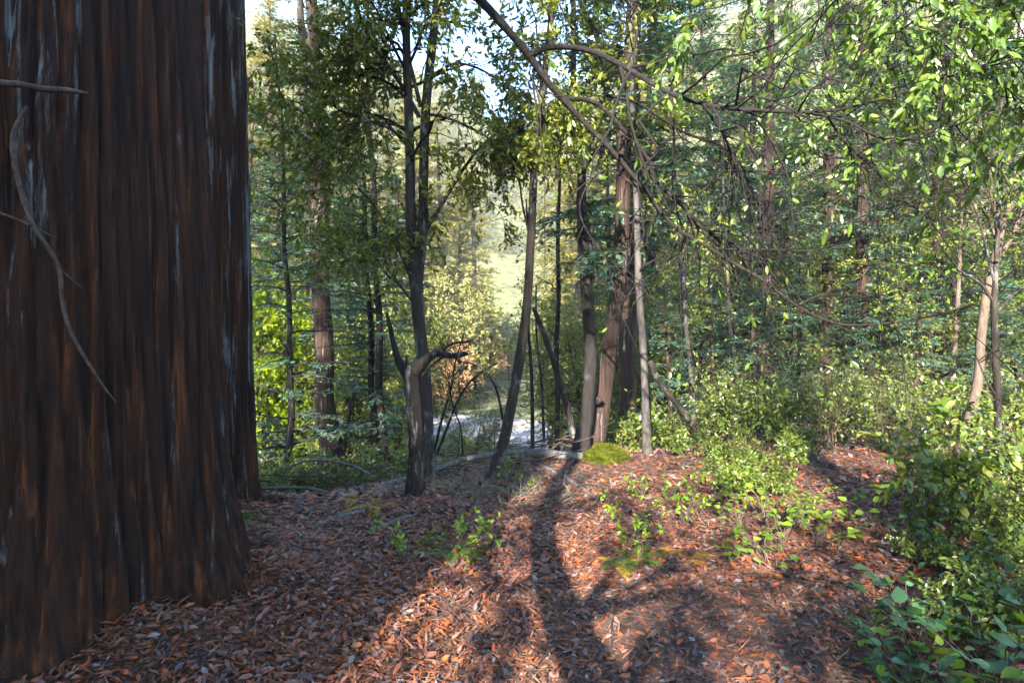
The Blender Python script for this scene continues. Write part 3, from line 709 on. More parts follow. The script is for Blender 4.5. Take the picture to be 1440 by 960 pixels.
# upper leafy boughs (region over the right of the view)
wb = MB(); lb = MB()
bs = []
for k in range(95):
    px, py, d0 = rng.uniform(1110, 1560), rng.uniform(-170, 110), rng.uniform(2.7, 5.4)
    a = W(px, py, d0) - off
    dirv = np.array([rng.normal(-.1, .5), rng.normal(0, .4), rng.uniform(-.7, .1)])
    L = rng.uniform(.5, 1.1); ks = np.linspace(0, 1, 7)[:, None]
    q = a + nrm(dirv) * L * ks + np.array([0, 0, -.2]) * L * ks ** 2 + rng.normal(0, .02, (7, 3))
    bs.append(q)
bs = np.array(bs)
tubes(wb, bs, np.linspace(.006, .002, 7)[None].repeat(len(bs), 0), 5)
b2 = sprout(bs, np.full(bs.shape[:2], .004), 800, .15, .5, ang=(25, 70), K=5, droop=.3, wig=.2, rfac=.6, rmin=.0014)
tubes(wb, *b2, 3)
wb.build('twigs', M['limb'], ov, True)['kind'] = 'stuff'
nl = 290
for k in range(nl):
    b = rng.integers(len(b2[0])); i = rng.integers(1, 5); p = b2[0][b, i]; T = nrm(b2[0][b, i] - b2[0][b, i - 1])
    d = T * .8 + rng.normal(0, .55, 3); d[2] -= .35
    nr = rng.normal(0, .6, 3) + np.array([-.1, -.25, .7])
    o = link('leaf', LEAF_YEL if k % 37 == 0 else LEAF_OV[k % 4], ov)
    orient(o, p, d, nr, rng.uniform(.042, .088))
leaf_on(lb, b2[0], 9000, .06, .42, 'oval', droop=.35, upn=.6, curl=-.05)
leaf_on(lb, tw2[0], 260, .06, .40, 'oval', droop=.35, upn=.6, curl=-.05)
lb.build('foliage', M['leaf_near'], ov)['kind'] = 'stuff'
wb = MB()

# ------------------------------------------------------------------ mid-distance trunks
def conifer_px(name, label, pts, mat, need, start, length, nb, twigs, need_l, group=None, bare=0.0, droop=.25, up=.15, n=10, lower=1.0):
    root, st = stem_tree(name, label, [root_flare(pts)], mat, group, n=n, rough=.04, wf=.88)
    w_, n_ = MB(), MB()
    tr = st[0][0][0]
    conifer_crown(w_, n_, tr[0], tr[-1], start, length, nb, twigs, need_l, droop=droop, bare=bare, up=up, trunk=tr, lower=lower)
    w_.build('boughs', mat, root)['kind'] = 'stuff'
    if n_.n: n_.build('crown', need, root)
    return root

conifer_px('young_conifer', 'slender young conifer with bare whorled branches between the redwood trunks',
    [(390, 712, 9, 14), (402, 650, 9, 12), (410, 570, 9, 11), (406, 470, 9, 9), (403, 380, 9, 8), (398, 250, 9, 6), (392, 130, 9, 4), (388, 50, 9, 2)], M['bark_grey'], M['needles_shade_tone'], .12, 1.7, 95, 16, .22, bare=.35, droop=.3)
conifer_px('redwood_tree', 'tall redwood with a dark lower trunk beyond the brushy fallen branches',
    [(465, 672, 13, 34), (458, 560, 13, 30), (453, 430, 13, 28), (450, 320, 13, 25), (446, 200, 13, 22), (441, 60, 13, 19), (436, -120, 13, 15), (430, -330, 13, 4)], M['redwood'], M['needles_shade_tone'], .36, 2.2, 80, 18, .34)
conifer_px('redwood_tree', 'blue grey conifer trunk just behind the tall dark redwood',
    [(452, 650, 17, 22), (444, 450, 17, 20), (436, 300, 17, 17), (428, 120, 17, 13), (420, -60, 17, 9), (414, -240, 17, 3)], M['bark_grey'], M['needles_shade_tone'], .28, 2.4, 90, 20, .36)
conifer_px('young_conifer', 'leaning thin dark trunk, taller of the pair beyond the snag',
    [(541, 664, 11, 13), (536, 600, 11, 12), (533, 480, 11, 11), (530, 400, 11, 10), (526, 300, 11, 9), (520, 180, 11, 7), (516, 40, 11, 4), (514, -60, 11, 2)], M['bark_dark'], M['needles_shade_tone'], .25, 1.6, 80, 16, .26)
conifer_px('young_conifer', 'thin dark trunk, shorter of the pair beyond the snag',
    [(526, 668, 11.4, 14), (524, 560, 11.4, 11), (519, 430, 11.4, 9), (513, 320, 11.4, 7), (508, 200, 11.4, 3)], M['bark_dark'], M['needles_shade_tone'], .25, 1.4, 60, 16, .26)
conifer_px('redwood_tree', 'shaded redwood with crooked peeling top among the blue green firs',
    [(1081, 596, 14, 22), (1077, 530, 14, 20), (1074, 460, 14, 19), (1078, 400, 14, 19), (1080, 300, 14, 17), (1082, 150, 14, 15), (1084, -40, 14, 11), (1085, -260, 14, 3)], M['redwood'], M['needles_shade_tone'], .42, 2.6, 80, 22, .36)
conifer_px('redwood_tree', 'redwood trunk with sunlit red foot among the sunny bushes',
    [(1163, 592, 15, 22), (1163, 500, 15, 20), (1165, 400, 15, 20), (1166, 250, 15, 18), (1167, 80, 15, 15), (1168, -100, 15, 10), (1168, -300, 15, 3)], M['redwood'], M['needles_shade_tone'], .40, 2.8, 90, 24, .36)
conifer_px('redwood_tree', 'redwood trunk with sunlit upper bark and dark foot',
    [(1212, 580, 14.5, 21), (1213, 480, 14.5, 20), (1213, 380, 14.5, 19), (1213, 250, 14.5, 17), (1214, 90, 14.5, 14), (1214, -100, 14.5, 9), (1214, -280, 14.5, 3)], M['redwood'], M['needles_shade_tone'], .42, 2.6, 80, 24, .36)
conifer_px('redwood_tree', 'thick red brown redwood trunk behind the tangled tan saplings',
    [(1311, 566, 15, 26), (1314, 480, 15, 24), (1318, 390, 15, 23), (1321, 260, 15, 20), (1324, 80, 15, 17), (1326, -110, 15, 11), (1327, -320, 15, 3)], M['redwood'], M['needles_shade_tone'], .42, 2.8, 90, 24, .36)

def thin_tree(name, label, pts, mat, leafn=500, group=None, t1=(.4, 1), leafm='leaf_tanoak', l1=(.4, 1.1), nb=14, size=.085):
    root, st = stem_tree(name, label, [pts], mat, group, n=8)
    grow([st[0]], nb, nb * 4, nb * 16, leafn, size, .45, M[leafm], M['limb'], root, l1=l1, l2=(.2, .5), l3=(.12, .3), t1=t1)
    return root
thin_tree('thin_tree', 'thin pale trunk leaning slightly, beside the propped dead trunk',
    [(976, 616, 12, 11), (970, 520, 12, 9), (964, 430, 12, 8), (955, 330, 12, 7), (948, 220, 12, 5), (940, 60, 12, 3)], M['bark_pale'], 700)
thin_tree('thin_tree', 'pale slim sapling standing near the crooked topped redwood',
    [(1038, 612, 11.5, 10), (1034, 520, 11.5, 8), (1026, 440, 11.5, 7), (1020, 330, 11.5, 5), (1016, 200, 11.5, 3)], M['bark_pale'], 700)
thin_tree('thin_tree', 'yellowish slim sapling beside the thick red brown redwood',
    [(1333, 572, 12, 10), (1340, 520, 12, 9), (1346, 440, 12, 8), (1350, 350, 12, 6), (1356, 220, 12, 3)], M['bark_tan'], 700)
D = 6.6
root, st = stem_tree('bent_tree', 'sunlit pale bent tree forking above the sunny bushes',
    [root_flare([(1352, 640, D, 20), (1364, 585, D, 17), (1376, 530, D, 16), (1380, 470, D, 15), (1390, 400, D, 15), (1403, 350, D, 14), (1412, 310, D, 9), (1430, 280, D, 7), (1470, 240, D, 5)]),
     [(1403, 350, D, 11), (1402, 320, D, 8), (1395, 270, D, 6), (1388, 200, D, 4), (1384, 120, D, 3)],
     [(1400, 365, D, 9), (1416, 345, D, 7), (1428, 320, D, 6), (1442, 285, D, 5)],
     [(1405, 345, D, 5), (1385, 300, D, 4), (1360, 270, D, 3), (1330, 250, D, 2.5), (1310, 200, D, 2)],
     [(1410, 310, D, 4), (1380, 250, D, 3.5), (1340, 215, D, 3), (1290, 170, D, 2)]], M['bark_tan'])
grow([st[1], st[3], st[4], st[2]], 80, 420, 1000, 1700, .07, .45, M['leaf_bush'], M['bark_tan'], root, l1=(.3, .9), l2=(.2, .5), l3=(.1, .3), t1=(.2, 1), ang1=(30, 90))
D = 5.0
root, st = stem_tree('slim_tree', 'slim dark straight sapling in front of the pale bent tree',
    [root_flare([(1406, 695, D, 15), (1404, 600, D, 13), (1401, 520, D, 12), (1398, 440, D, 11), (1400, 390, D, 9), (1404, 300, D, 7), (1406, 200, D, 5), (1408, 60, D, 4), (1410, -60, D, 3)]),
     [(1400, 430, D, 6), (1380, 400, D, 5), (1350, 380, D, 4), (1320, 340, D, 3), (1300, 300, D, 2)],
     [(1399, 400, D, 5), (1385, 340, D, 4), (1370, 290, D, 3), (1345, 240, D, 2.5)],
     [(1402, 560, D, 4), (1385, 530, D, 3), (1372, 500, D, 2)],
     [(1402, 440, D, 5), (1430, 410, D, 4), (1465, 395, D, 3)]], M['bark_grey'])
grow(st, 26, 90, 300, 700, .08, .45, M['leaf_near'], M['limb'], root, l1=(.3, .8), l2=(.2, .4), l3=(.1, .25), t1=(.45, 1))
# slim stems between curved tree and dark tree
for k, (a, lab) in enumerate([
    ([(748, 640, 9, 8), (747, 560, 9, 7), (744, 470, 9, 6), (744, 380, 9, 5), (740, 280, 9, 3)], 'straight slim dark stem beside the leaning dead trunk'),
    ([(764, 620, 10, 6), (760, 540, 10, 5), (756, 470, 10, 4), (753, 400, 10, 3)], 'very thin stem just behind the leaning dead trunk'),
    ([(782, 640, 11, 11), (783, 540, 11, 10), (784, 430, 11, 9), (786, 300, 11, 7), (787, 130, 11, 4)], 'slim upright trunk seen through behind the leaning dead trunk'),
    ([(612, 640, 7.4, 5), (628, 600, 7.4, 4.5), (645, 560, 7.4, 4), (668, 530, 7.4, 3.5), (700, 510, 7.4, 2.5)], 'slanting bare sapling between the snag and the curved tree'),
    ([(608, 640, 7.5, 5), (620, 590, 7.5, 4.5), (634, 545, 7.5, 4), (640, 510, 7.5, 3), (652, 470, 7.5, 2)], 'upright bare sapling rising behind the snag'),
    ([(650, 640, 7.6, 3.5), (646, 600, 7.6, 3), (635, 570, 7.6, 2.5), (628, 530, 7.6, 2)], 'wispy bare stem above the gravel road'),
    ([(706, 590, 7.2, 5), (700, 560, 7.2, 4.5), (690, 535, 7.2, 4), (670, 515, 7.2, 3), (640, 508, 7.2, 2)], 'thin drooping branchlet arching over the gravel road')]):
    thin_tree('sapling', lab, a, M['bark_dark'], 260 if k in (0, 2) else 70, None, nb=8, t1=(.35, 1), l1=(.2, .6), size=.07)

# ------------------------------------------------------------------ mossy mound
u = np.linspace(0, TAU, 40, endpoint=False); v = np.linspace(0.02, math.pi * .62, 18)
U, Vv = np.meshgrid(u, v)
n_ = np.stack([np.sin(Vv) * np.cos(U), np.sin(Vv) * np.sin(U), np.cos(Vv)], -1)
r = 1 + .26 * wob(n_, 2.4) + .10 * wob(n_, 6)
P = n_ * r[..., None] * np.array([.26, .24, .14]); P[..., 0] += .10 * np.maximum(P[..., 0], 0) * 2; P[..., 2] *= 1 - .35 * sm(0.0, .4, P[..., 0])
m_ = MB(); ii = np.arange(U.size).reshape(U.shape)
m_.add(P, np.stack([ii[:-1], np.roll(ii[:-1], -1, 1), np.roll(ii[1:], -1, 1), ii[1:]], -1).reshape(-1, 4))
c = W(852, 648, 7.25); c[2] = float(hgt(c[0], c[1])) + .03
mound = thing('mossy_mound', 'bright yellow green moss covered mound at the foot of the leaning redwood', 'mound', c)
m_.build('body', M['moss'], mound, True)
pv = P.reshape(-1, 3); k = rng.integers(0, len(pv), 5000)
m_ = MB(); base = pv[k] + rng.normal(0, .012, (5000, 3)); dn = nrm(n_.reshape(-1, 3)[k] + rng.normal(0, .5, (5000, 3)))
leaves(m_, base, dn, runit(5000), .03, .01); o = m_.build('moss_fuzz', M['moss'], mound); o['kind'] = 'stuff'

# ------------------------------------------------------------------ fallen logs, branches and sticks
def on_ground(pts, lift=.6):
    """(px, py, width) on the floor: distance solved from the terrain"""
    out = []
    for px, py, w in pts:
        d = 3.0
        for _ in range(60):
            p = W(px, py, d); hz = float(hgt(p[0], p[1]))
            d += .5 * ((CZ - hz) * F / max(py - HY, 20) - d)
        d = min(d, 12)
        p = W(px, py, d)
        out.append((px, py - w * lift * .5, d, w))
    return out
G = 'fallen branches along the brow of the knoll'
px_stick('fallen_log', 'weathered grey log lying against the dark tree', 'log', [(738, 636, 7.3, 12), (765, 637, 7.3, 12), (790, 640, 7.3, 12), (818, 641, 7.3, 11)], M['deadwood'], rough=.05)
px_stick('fallen_log', 'pale grey log end poking out behind the mossy mound', 'log', [(866, 646, 7.6, 8), (890, 648, 7.6, 8), (918, 650, 7.6, 7), (950, 656, 7.6, 6)], M['deadwood'])
px_stick('fallen_branch', 'long fallen grey trunk sloping down behind the snag', 'branch', [(362, 748, 5.9, 3), (420, 722, 6, 5), (480, 702, 6.1, 6), (540, 682, 6.2, 7), (600, 664, 6.4, 7.5), (660, 644, 6.6, 8), (735, 634, 6.9, 8)], M['deadwood'], rough=.08)
px_stick('fallen_branch', 'second fallen grey pole lying below the long fallen trunk', 'branch', [(600, 690, 6.0, 8), (650, 682, 6.1, 8), (690, 672, 6.4, 8), (760, 660, 6.8, 7)], M['deadwood'])
px_stick('fallen_branch', 'grey branch lying on litter just below the snag', 'branch', on_ground([(518, 752, 6), (540, 742, 8), (558, 735, 9), (577, 728, 8)]), M['deadwood'])
px_stick('fallen_branch', 'pale barkless branch lying on the leaf slope beside the snag', 'branch', on_ground([(444, 742, 6), (470, 731, 8), (495, 725, 8), (520, 716, 5)]), M['deadwood'])
px_stick('fallen_branch', 'thin grey arching branch sweeping out from behind the second redwood', 'branch', [(350, 688, 5.9, 4), (400, 685, 5.9, 4.5), (440, 687, 6.0, 5), (465, 695, 6.0, 5), (490, 704, 6.0, 4)], M['deadwood'])
px_stick('fallen_branch', 'low grey branch lying along the slope edge by the second redwood', 'branch', [(350, 720, 5.7, 4), (390, 718, 5.7, 5), (440, 713, 5.8, 5), (480, 700, 5.9, 4), (530, 690, 6.0, 3)], M['deadwood'])
px_stick('fallen_branch', 'grey upward bowed branch above the long fallen trunk', 'branch', [(400, 660, 6.4, 3), (430, 648, 6.4, 4), (465, 648, 6.4, 4.5), (500, 656, 6.3, 4), (528, 672, 6.2, 4)], M['deadwood'])
px_stick('fallen_branch', 'dead stick slanting down the knoll below the fallen log', 'branch', on_ground([(752, 652, 5), (785, 668, 6), (812, 684, 6), (838, 702, 4)]), M['deadwood'])
px_stick('fallen_branch', 'pale dry stick lying on shaded litter by the massive redwood', 'branch', on_ground([(390, 862, 6), (420, 862, 5), (450, 860, 4), (480, 862, 2)]), M['stick'])
px_stick('fallen_branch', 'short orange tan stick beside the pale dry stick', 'branch', on_ground([(458, 889, 5), (472, 896, 5), (490, 902, 4)]), M['bark_tan'])
px_stick('lichen_twig', 'twig covered in white lichen lying across the sunlit litter', 'twig', on_ground([(790, 845, 5), (840, 838, 6), (880, 826, 7), (915, 813, 7), (958, 792, 5)]), M['bark_pale'], rough=.3)
px_stick('mossy_branch', 'short moss covered branch lying in the clearing among the bushes', 'branch', on_ground([(1112, 722, 9), (1140, 727, 9), (1172, 731, 8), (1205, 733, 6)]), M['moss'], rough=.12)
px_stick('fallen_branch', 'dark thin branch lying above the mossy branch', 'branch', on_ground([(1100, 700, 4), (1140, 712, 5), (1190, 718, 4), (1230, 722, 3)]), M['stick'])
px_stick('fallen_branch', 'dark stick across the litter where the tree shadow lies', 'branch', on_ground([(880, 865, 3), (930, 872, 4), (985, 868, 4), (1040, 862, 3)]), M['stick'])
px_stick('fallen_branch', 'thin bent stick on the sunlit litter', 'branch', on_ground([(700, 792, 3), (730, 780, 4), (760, 762, 4), (790, 735, 3)]), M['stick'])
# brush tangle along the brow
m_ = MB()
tx = rng.uniform(-2.6, .8, 110); ty = 5.9 + 2.0 * sm(-3, 1.2, tx) + rng.normal(.1, .5, 110)
a = rng.normal(0.25, .5, 110); d = np.stack([np.cos(a), np.sin(a) * .6, rng.normal(.02, .12, 110)], -1); Ls = rng.uniform(.25, 1.2, 110)
ks = np.linspace(0, 1, 6)
base = np.stack([tx, ty, hgt(tx, ty) + rng.uniform(.02, .26, 110)], -1)
Q = base[:, None] + d[:, None] * (Ls[:, None] * ks)[..., None] + rng.normal(0, .02, (110, 6, 3)) * Ls[:, None, None]
Q[..., 2] = np.maximum(Q[..., 2], hgt(Q[..., 0], Q[..., 1]) + .01)
tubes(m_, Q, rng.uniform(.003, .009, (110, 1)) * (1 - .6 * ks), 5, .1)
tag(m_.build('brush_tangle', M['stick'], None, True), 'tangle of thin grey dead sticks along the brow of the knoll', 'brush', kind='stuff')

# ------------------------------------------------------------------ leaf litter
def litter(n, xr, yr, L, mat, name, label, kind='oval', ratio=(.3, .5), lift=.02, dens=None):
    x = rng.uniform(*xr, n); y = yr[0] + (yr[1] - yr[0]) * rng.uniform(0, 1, n) ** 1.25
    if dens is not None:
        keep = rng.uniform(0, 1, n) < dens(x, y); x, y = x[keep], y[keep]; n = len(x)
    e = .05
    p = np.stack([x, y, hgt(x, y) + rng.uniform(.002, lift, n)], -1)
    a = rng.uniform(0, TAU, n)
    d = np.stack([np.cos(a), np.sin(a), rng.normal(0, .28, n)], -1)
    nr = rng.normal(0, .33, (n, 3)); nr[:, 2] = 1
    l = L * np.clip(np.exp(rng.normal(-.05, .36, n)), .3, 1.7)
    m_ = MB(); leaves(m_, p, d, nr, l, l * rng.uniform(*ratio, n), kind, rng.uniform(-.1, .28), .06)
    return tag(m_.build(name, mat), label, 'leaves', kind='stuff')
inview = lambda x, y: (np.abs(x) < y * 1.0 + .8) * np.clip(.72 + .35 * wob(np.stack([x, y, 0 * x], -1), 3.2, 12, 6), .38, 1)
litter(62000, (-3.6, 4.2), (1.6, 3.7), .034, M['litter'], 'leaf_litter', 'red brown fallen leaves carpeting the front of the knoll', dens=inview)
litter(120000, (-4.5, 6.5), (3.5, 6.4), .044, M['litter'], 'leaf_litter', 'red brown fallen leaves carpeting the back of the knoll', 'diamond', (.3, .55), dens=inview)
litter(26000, (-5, 9), (5.5, 11), .07, M['litter'], 'leaf_litter', 'fallen brown leaves spread beyond the crest of the knoll', 'diamond')
litter(90000, (-4.5, 6), (1.6, 7.5), .07, M['duff'], 'needle_duff', 'thin dead needles and leaf bits scattered through the litter', 'diamond', (.05, .11), .03, dens=inview)
litter(16000, (-2.7, -.5), (1.5, 3.9), .04, M['litter'], 'leaf_litter', 'drift of fallen leaves banked against the massive redwood foot', lift=.05)
litter(14000, (-2.7, -.5), (1.5, 3.9), .06, M['duff'], 'needle_duff', 'dead needles banked against the massive redwood foot', 'diamond', (.05, .12), .06)
LEAF_G = [leaf_mesh('leaf', M['litter'], w, 4, f, c) for w, f, c in ((.36, .15, .1), (.44, .1, -.1), (.40, .3, .16))]
for k in range(290):
    y = 1.9 + 2.6 * rng.uniform() ** 1.3; x = rng.uniform(-.75, .85) * y
    if x < -1.1 and y > 2.2: x = rng.uniform(-.2, .8) * y
    o = link('leaf', LEAF_G[k % 3], ground)
    orient(o, (x, y, float(hgt(x, y)) + rng.uniform(.018, .035)), (math.cos(k * 2.4), math.sin(k * 2.4), rng.normal(0, .18)), (rng.normal(0, .25), rng.normal(0, .25), 1), rng.uniform(.04, .075))
# loose twigs on the floor
m_ = MB(); n = 1500
x = rng.uniform(-3, 4, n); y = rng.uniform(1.8, 7.5, n); a = rng.uniform(0, TAU, n); Ls = rng.uniform(.08, .5, n); ks = np.linspace(0, 1, 5)
Q = np.stack([x, y, 0 * x], -1)[:, None] + np.stack([np.cos(a), np.sin(a), 0 * a], -1)[:, None] * (Ls[:, None] * ks)[..., None] + rng.normal(0, .03, (n, 5, 3)) * Ls[:, None, None]
Q[..., 2] = hgt(Q[..., 0], Q[..., 1]) + rng.uniform(.012, .04, (n, 1))
tubes(m_, Q, rng.uniform(.001, .004, (n, 1)) * (1 - .5 * ks), 4, .1)
tag(m_.build('twig_litter', M['stick'], None, True), 'thin dry twigs strewn over the leaf litter', 'twigs', kind='stuff')

# dry grass by the curved tree
m_ = MB(); n = 1300
x = rng.normal(-.3, .5, n); y = rng.normal(5.75, .35, n); p = np.stack([x, y, hgt(x, y)], -1)
d = rng.normal(0, .75, (n, 3)); d[:, 2] = np.abs(d[:, 2]) * .5 + .15
leaves(m_, p, d, runit(n), rng.uniform(.08, .26, n), .006, 'diamond')
tag(m_.build('dry_grass', M['dry_grass']), 'pale dry grass flopped around the foot of the curved tree', 'grass', kind='stuff')

# ------------------------------------------------------------------ shrubs
def bush_meshes(seed, H, Wd, nst, nb2, nl, L, ratio, leafm, woodm, kind='oval'):
    global rng
    old = rng; rng = np.random.default_rng(seed)
    wb, lb = MB(), MB(); ks = np.linspace(0, 1, 7)
    a = rng.uniform(0, TAU, nst); sp = rng.uniform(.1, 1, nst) * Wd
    d = np.stack([np.cos(a) * sp, np.sin(a) * sp, H * rng.uniform(.6, 1.05, nst)], -1)
    P = d[:, None] * np.stack([ks ** 1.4, ks ** 1.4, ks], -1)[None] + rng.normal(0, .02, (nst, 7, 3)) * H
    P[:, 0] = np.c_[rng.normal(0, .05 * Wd, (nst, 2)), np.full(nst, -.05)]
    R = np.full((nst, 1), .006 * max(H, .7)) * (1 - .7 * ks)
    tubes(wb, P, R, 5)
    B2 = sprout(P, R, nb2, .2 * H, .5 * H, ang=(25, 75), t=(.3, 1), K=5, up=.1, droop=.1, rfac=.55, rmin=.0016); tubes(wb, *B2, 3)
    B3 = sprout(*B2, nb2 * 3, .1 * H, .25 * H, ang=(20, 70), t=(.1, 1), K=4, droop=.1, rfac=.5, rmin=.0012); tubes(wb, *B3, 3, cap=False)
    leaf_on(lb, B3[0], nl, L, ratio, kind, upn=.9)
    rng = old
    return [('stems', wb.mesh('stems', woodm, True)), ('foliage', lb.mesh('foliage', leafm))]
def place(parts, name, label, cat, loc, rz, sc, group):
    root = thing(name, label, cat, loc, group); root.rotation_euler[2] = rz; root.scale = (sc[0], sc[0], sc[1]) if isinstance(sc, tuple) else (sc, sc, sc)
    for pn, me in parts: link(pn, me, root)
    return root
HB = [bush_meshes(101 + k, .95, .62, 10, 80, 1150, .066, .52, M['leaf_bush'], M['stick']) for k in range(3)]
spots = []
for k in range(2400):
    y = 2.6 + 10.4 * rng.uniform() ** .8; a = rng.uniform(.2, 1.05)
    x = a * y
    # keep the leaf strewn clearing open
    px, py = 720 + a * F, HY + CZ * F / y
    if px < 1120 - (y - 4) * 24 and y < 9: continue
    if 1085 < px < 1245 and y < 6.2: continue
    if y < 4.2 and px < 1330: continue
    if y < 3.9: continue
    if all((x - q[0]) ** 2 + (y - q[1]) ** 2 > (.27 + .034 * y) ** 2 for q in spots): spots.append((x, y))
SB = [bush_meshes(171 + k, .8, .7, 9, 50, 620, .09, .5, M['leaf_salal'], M['stick']) for k in range(3)]
TB = [bush_meshes(181 + k, 1.5, .8, 12, 80, 900, .07, .5, M['leaf_bush'], M['bark_tan']) for k in range(2)]
salal = []; tallb = []; huck = []
for k, (x, y) in enumerate(spots[:190]):
    if float(wob(np.array([x, y, 0.]), 1.3, 10, 14)) < -.3: continue
    s = rng.uniform(.28, .9) * (.75 + .05 * y)
    e = rng.uniform()
    if e < .12: continue
    if e < .50:
        salal.append(place(SB[k % 3], 'salal_bush', '', 'bush', (x, y, float(hgt(x, y))), rng.uniform(0, 6.3), s * 1.05, 'salal bushes on the rise')); continue
    if e < .70 and y > 5.5:
        tallb.append(place(TB[k % 2], 'wispy_bush', '', 'bush', (x, y, float(hgt(x, y))), rng.uniform(0, 6.3), rng.uniform(.5, .95), 'wispy bushes on the rise')); continue
    b_ = place(HB[k % 3], 'huckleberry_bush', 'sunlit small leaved huckleberry bush on the gentle rise beyond the litter clearing', 'bush', (x, y, float(hgt(x, y))), rng.uniform(0, 6.3), s, 'huckleberry bushes beyond the clearing'); huck.append(b_); b_.rotation_euler[0] = rng.normal(0, .14); b_.rotation_euler[1] = rng.normal(0, .14)
for k in range(34):
    px = rng.uniform(930, 1130); y = rng.uniform(4.3, 8.2); x = (px - 720) / F * y
    if px < 1100 - (y - 4) * 45: continue
    salal.append(place(SB[k % 3], 'salal_bush', '', 'bush', (x, y, float(hgt(x, y))), rng.uniform(0, 6.3), rng.uniform(.25, .5), 'salal bushes on the rise'))
GB = [bush_meshes(131 + k, .5, .45, 10, 60, 900, .04, .5, M['leaf_tanoak'], M['stick']) for k in range(2)]
for k in range(46):
    x = rng.uniform(-4.5, 2.5); y = 6.3 + 2.2 * float(sm(-3, 1.2, x)) + rng.uniform(.3, 3.5)
    if -.14 < x / y < .1: y += .3; continue
    place(GB[k % 2], 'low_shrub', 'low dark green shrub growing just over the brow of the knoll', 'shrub', (x, y, float(hgt(x, y))), rng.uniform(0, 6.3), rng.uniform(.6, 1.5), 'low shrubs over the brow')
# small seedlings on the litter
SD = [bush_meshes(151 + k, .22, .16, 5, 14, 70, .04, .5, M['leaf_ivy'], M['stick']) for k in range(3)]
for k, (px, py) in enumerate([(665, 795), (690, 770), (570, 800), (930, 720), (905, 705), (868, 745), (945, 705), (980, 690), (960, 740), (880, 690), (600, 770), (640, 775), (745, 690), (720, 680), (1010, 690), (890, 770), (915, 755), (985, 730)]):
    q = on_ground([(px, py, 1)])[0]; p = W(px, py, q[2])
    place(SD[k % 3], 'seedling', 'small green seedling sprouting through the leaf litter', 'seedling', (p[0], p[1], float(hgt(p[0], p[1]))), k * 1.7, rng.uniform(.6, 1.2), 'seedlings in the leaf litter')

# leafy plants whose single leaves can be told apart
def leafy_plant(name, label, loc, nst, H, spread, leafs, L, lm, group, stem_mat, npl=5):
    root = thing(name, label, 'plant', loc, group)
    m_ = MB(); ks = np.linspace(0, 1, 6); P = []
    for k in range(nst):
        a = rng.uniform(0, TAU); s = rng.uniform(.3, 1) * spread
        P.append(np.stack([np.cos(a) * s * ks ** 1.3, np.sin(a) * s * ks ** 1.3, H * rng.uniform(.55, 1) * (ks - .25 * ks ** 3)], -1) + rng.normal(0, .008, (6, 3)))
    P = np.array(P); tubes(m_, P, np.full((nst, 1), .004) * (1 - .6 * ks), 5); m_.build('stem', stem_mat, root, True)
    for k in range(leafs):
        b = k % nst; i = 5 - (k // nst) % 4
        p = P[b, i]; d = np.array([rng.normal(0, 1), rng.normal(0, 1), rng.normal(.05, .25)]); d[:2] += P[b, -1, :2] * 1.5
        nr = rng.normal(0, .35, 3); nr[2] = 1
        o = link('leaf', lm[k % len(lm)], root); orient(o, p, d, nr, L * rng.uniform(.45, 1.3))
    return root
LB = [leaf_mesh('leaf', M['leaf_broad'], .66, 9, .08, -.14, .08), leaf_mesh('leaf', M['leaf_broad'], .58, 9, .16, -.26, .10), leaf_mesh('leaf', M['leaf_broad'], .75, 9, .05, -.08, .08), leaf_mesh('leaf', M['leaf_ivy'], .6, 9, .2, .1, .08)]
for k in range(26):
    px, py = rng.uniform(1130, 1480), rng.uniform(730, 930); q = on_ground([(px, py, 1)])[0]; p = W(px, py, q[2])
    if px < 1250 + (py - 730) * .3: continue
    place(SB[k % 3], 'salal_bush', '', 'bush', (p[0], p[1], float(hgt(p[0], p[1]))), rng.uniform(0, 6.3), rng.uniform(.22, .40), 'salal bushes on the rise')
n = 0
for k in range(200):
    px, py = rng.uniform(1170, 1520), rng.uniform(700, 1120)
    if px < 1205 + rng.uniform(0, 90): continue
    q = on_ground([(px, py, 1)])[0]; p = W(px, py, q[2])
    if q[2] < 1.35: continue
    leafy_plant('broad_leaved_plant', 'shaded blue green plant with broad toothed leaves spilling beside the litter', (p[0], p[1], float(hgt(p[0], p[1]))), 6, rng.uniform(.22, .5), .27, 18, .074, LB, 'broad leaved plants beside the litter', M['stick'])
    n += 1
    if n >= 34: break
LI = [leaf_mesh('leaf', M['leaf_ivy'], .8, 5, .1, -.1, .05), leaf_mesh('leaf', M['leaf_ivy'], .66, 5, .16, -.16, .05)]
for k, (px, py) in enumerate([(1030, 790), (1055, 770), (1075, 790), (1090, 805), (1040, 745), (1075, 745), (1010, 730), (1100, 770), (1115, 750), (1060, 720), (1025, 705), (1180, 770), (1150, 770), (1240, 750), (1300, 745), (1345, 740), (1210, 715)]):
    q = on_ground([(px, py, 1)])[0]; p = W(px, py, q[2])
    leafy_plant('bramble', 'sunny yellow green bramble sprawling at the edge of the leaf litter', (p[0], p[1], float(hgt(p[0], p[1]))), 6, rng.uniform(.2, .45), .28, 18, .062, LI, 'brambles at the edge of the litter', M['bark_tan'])

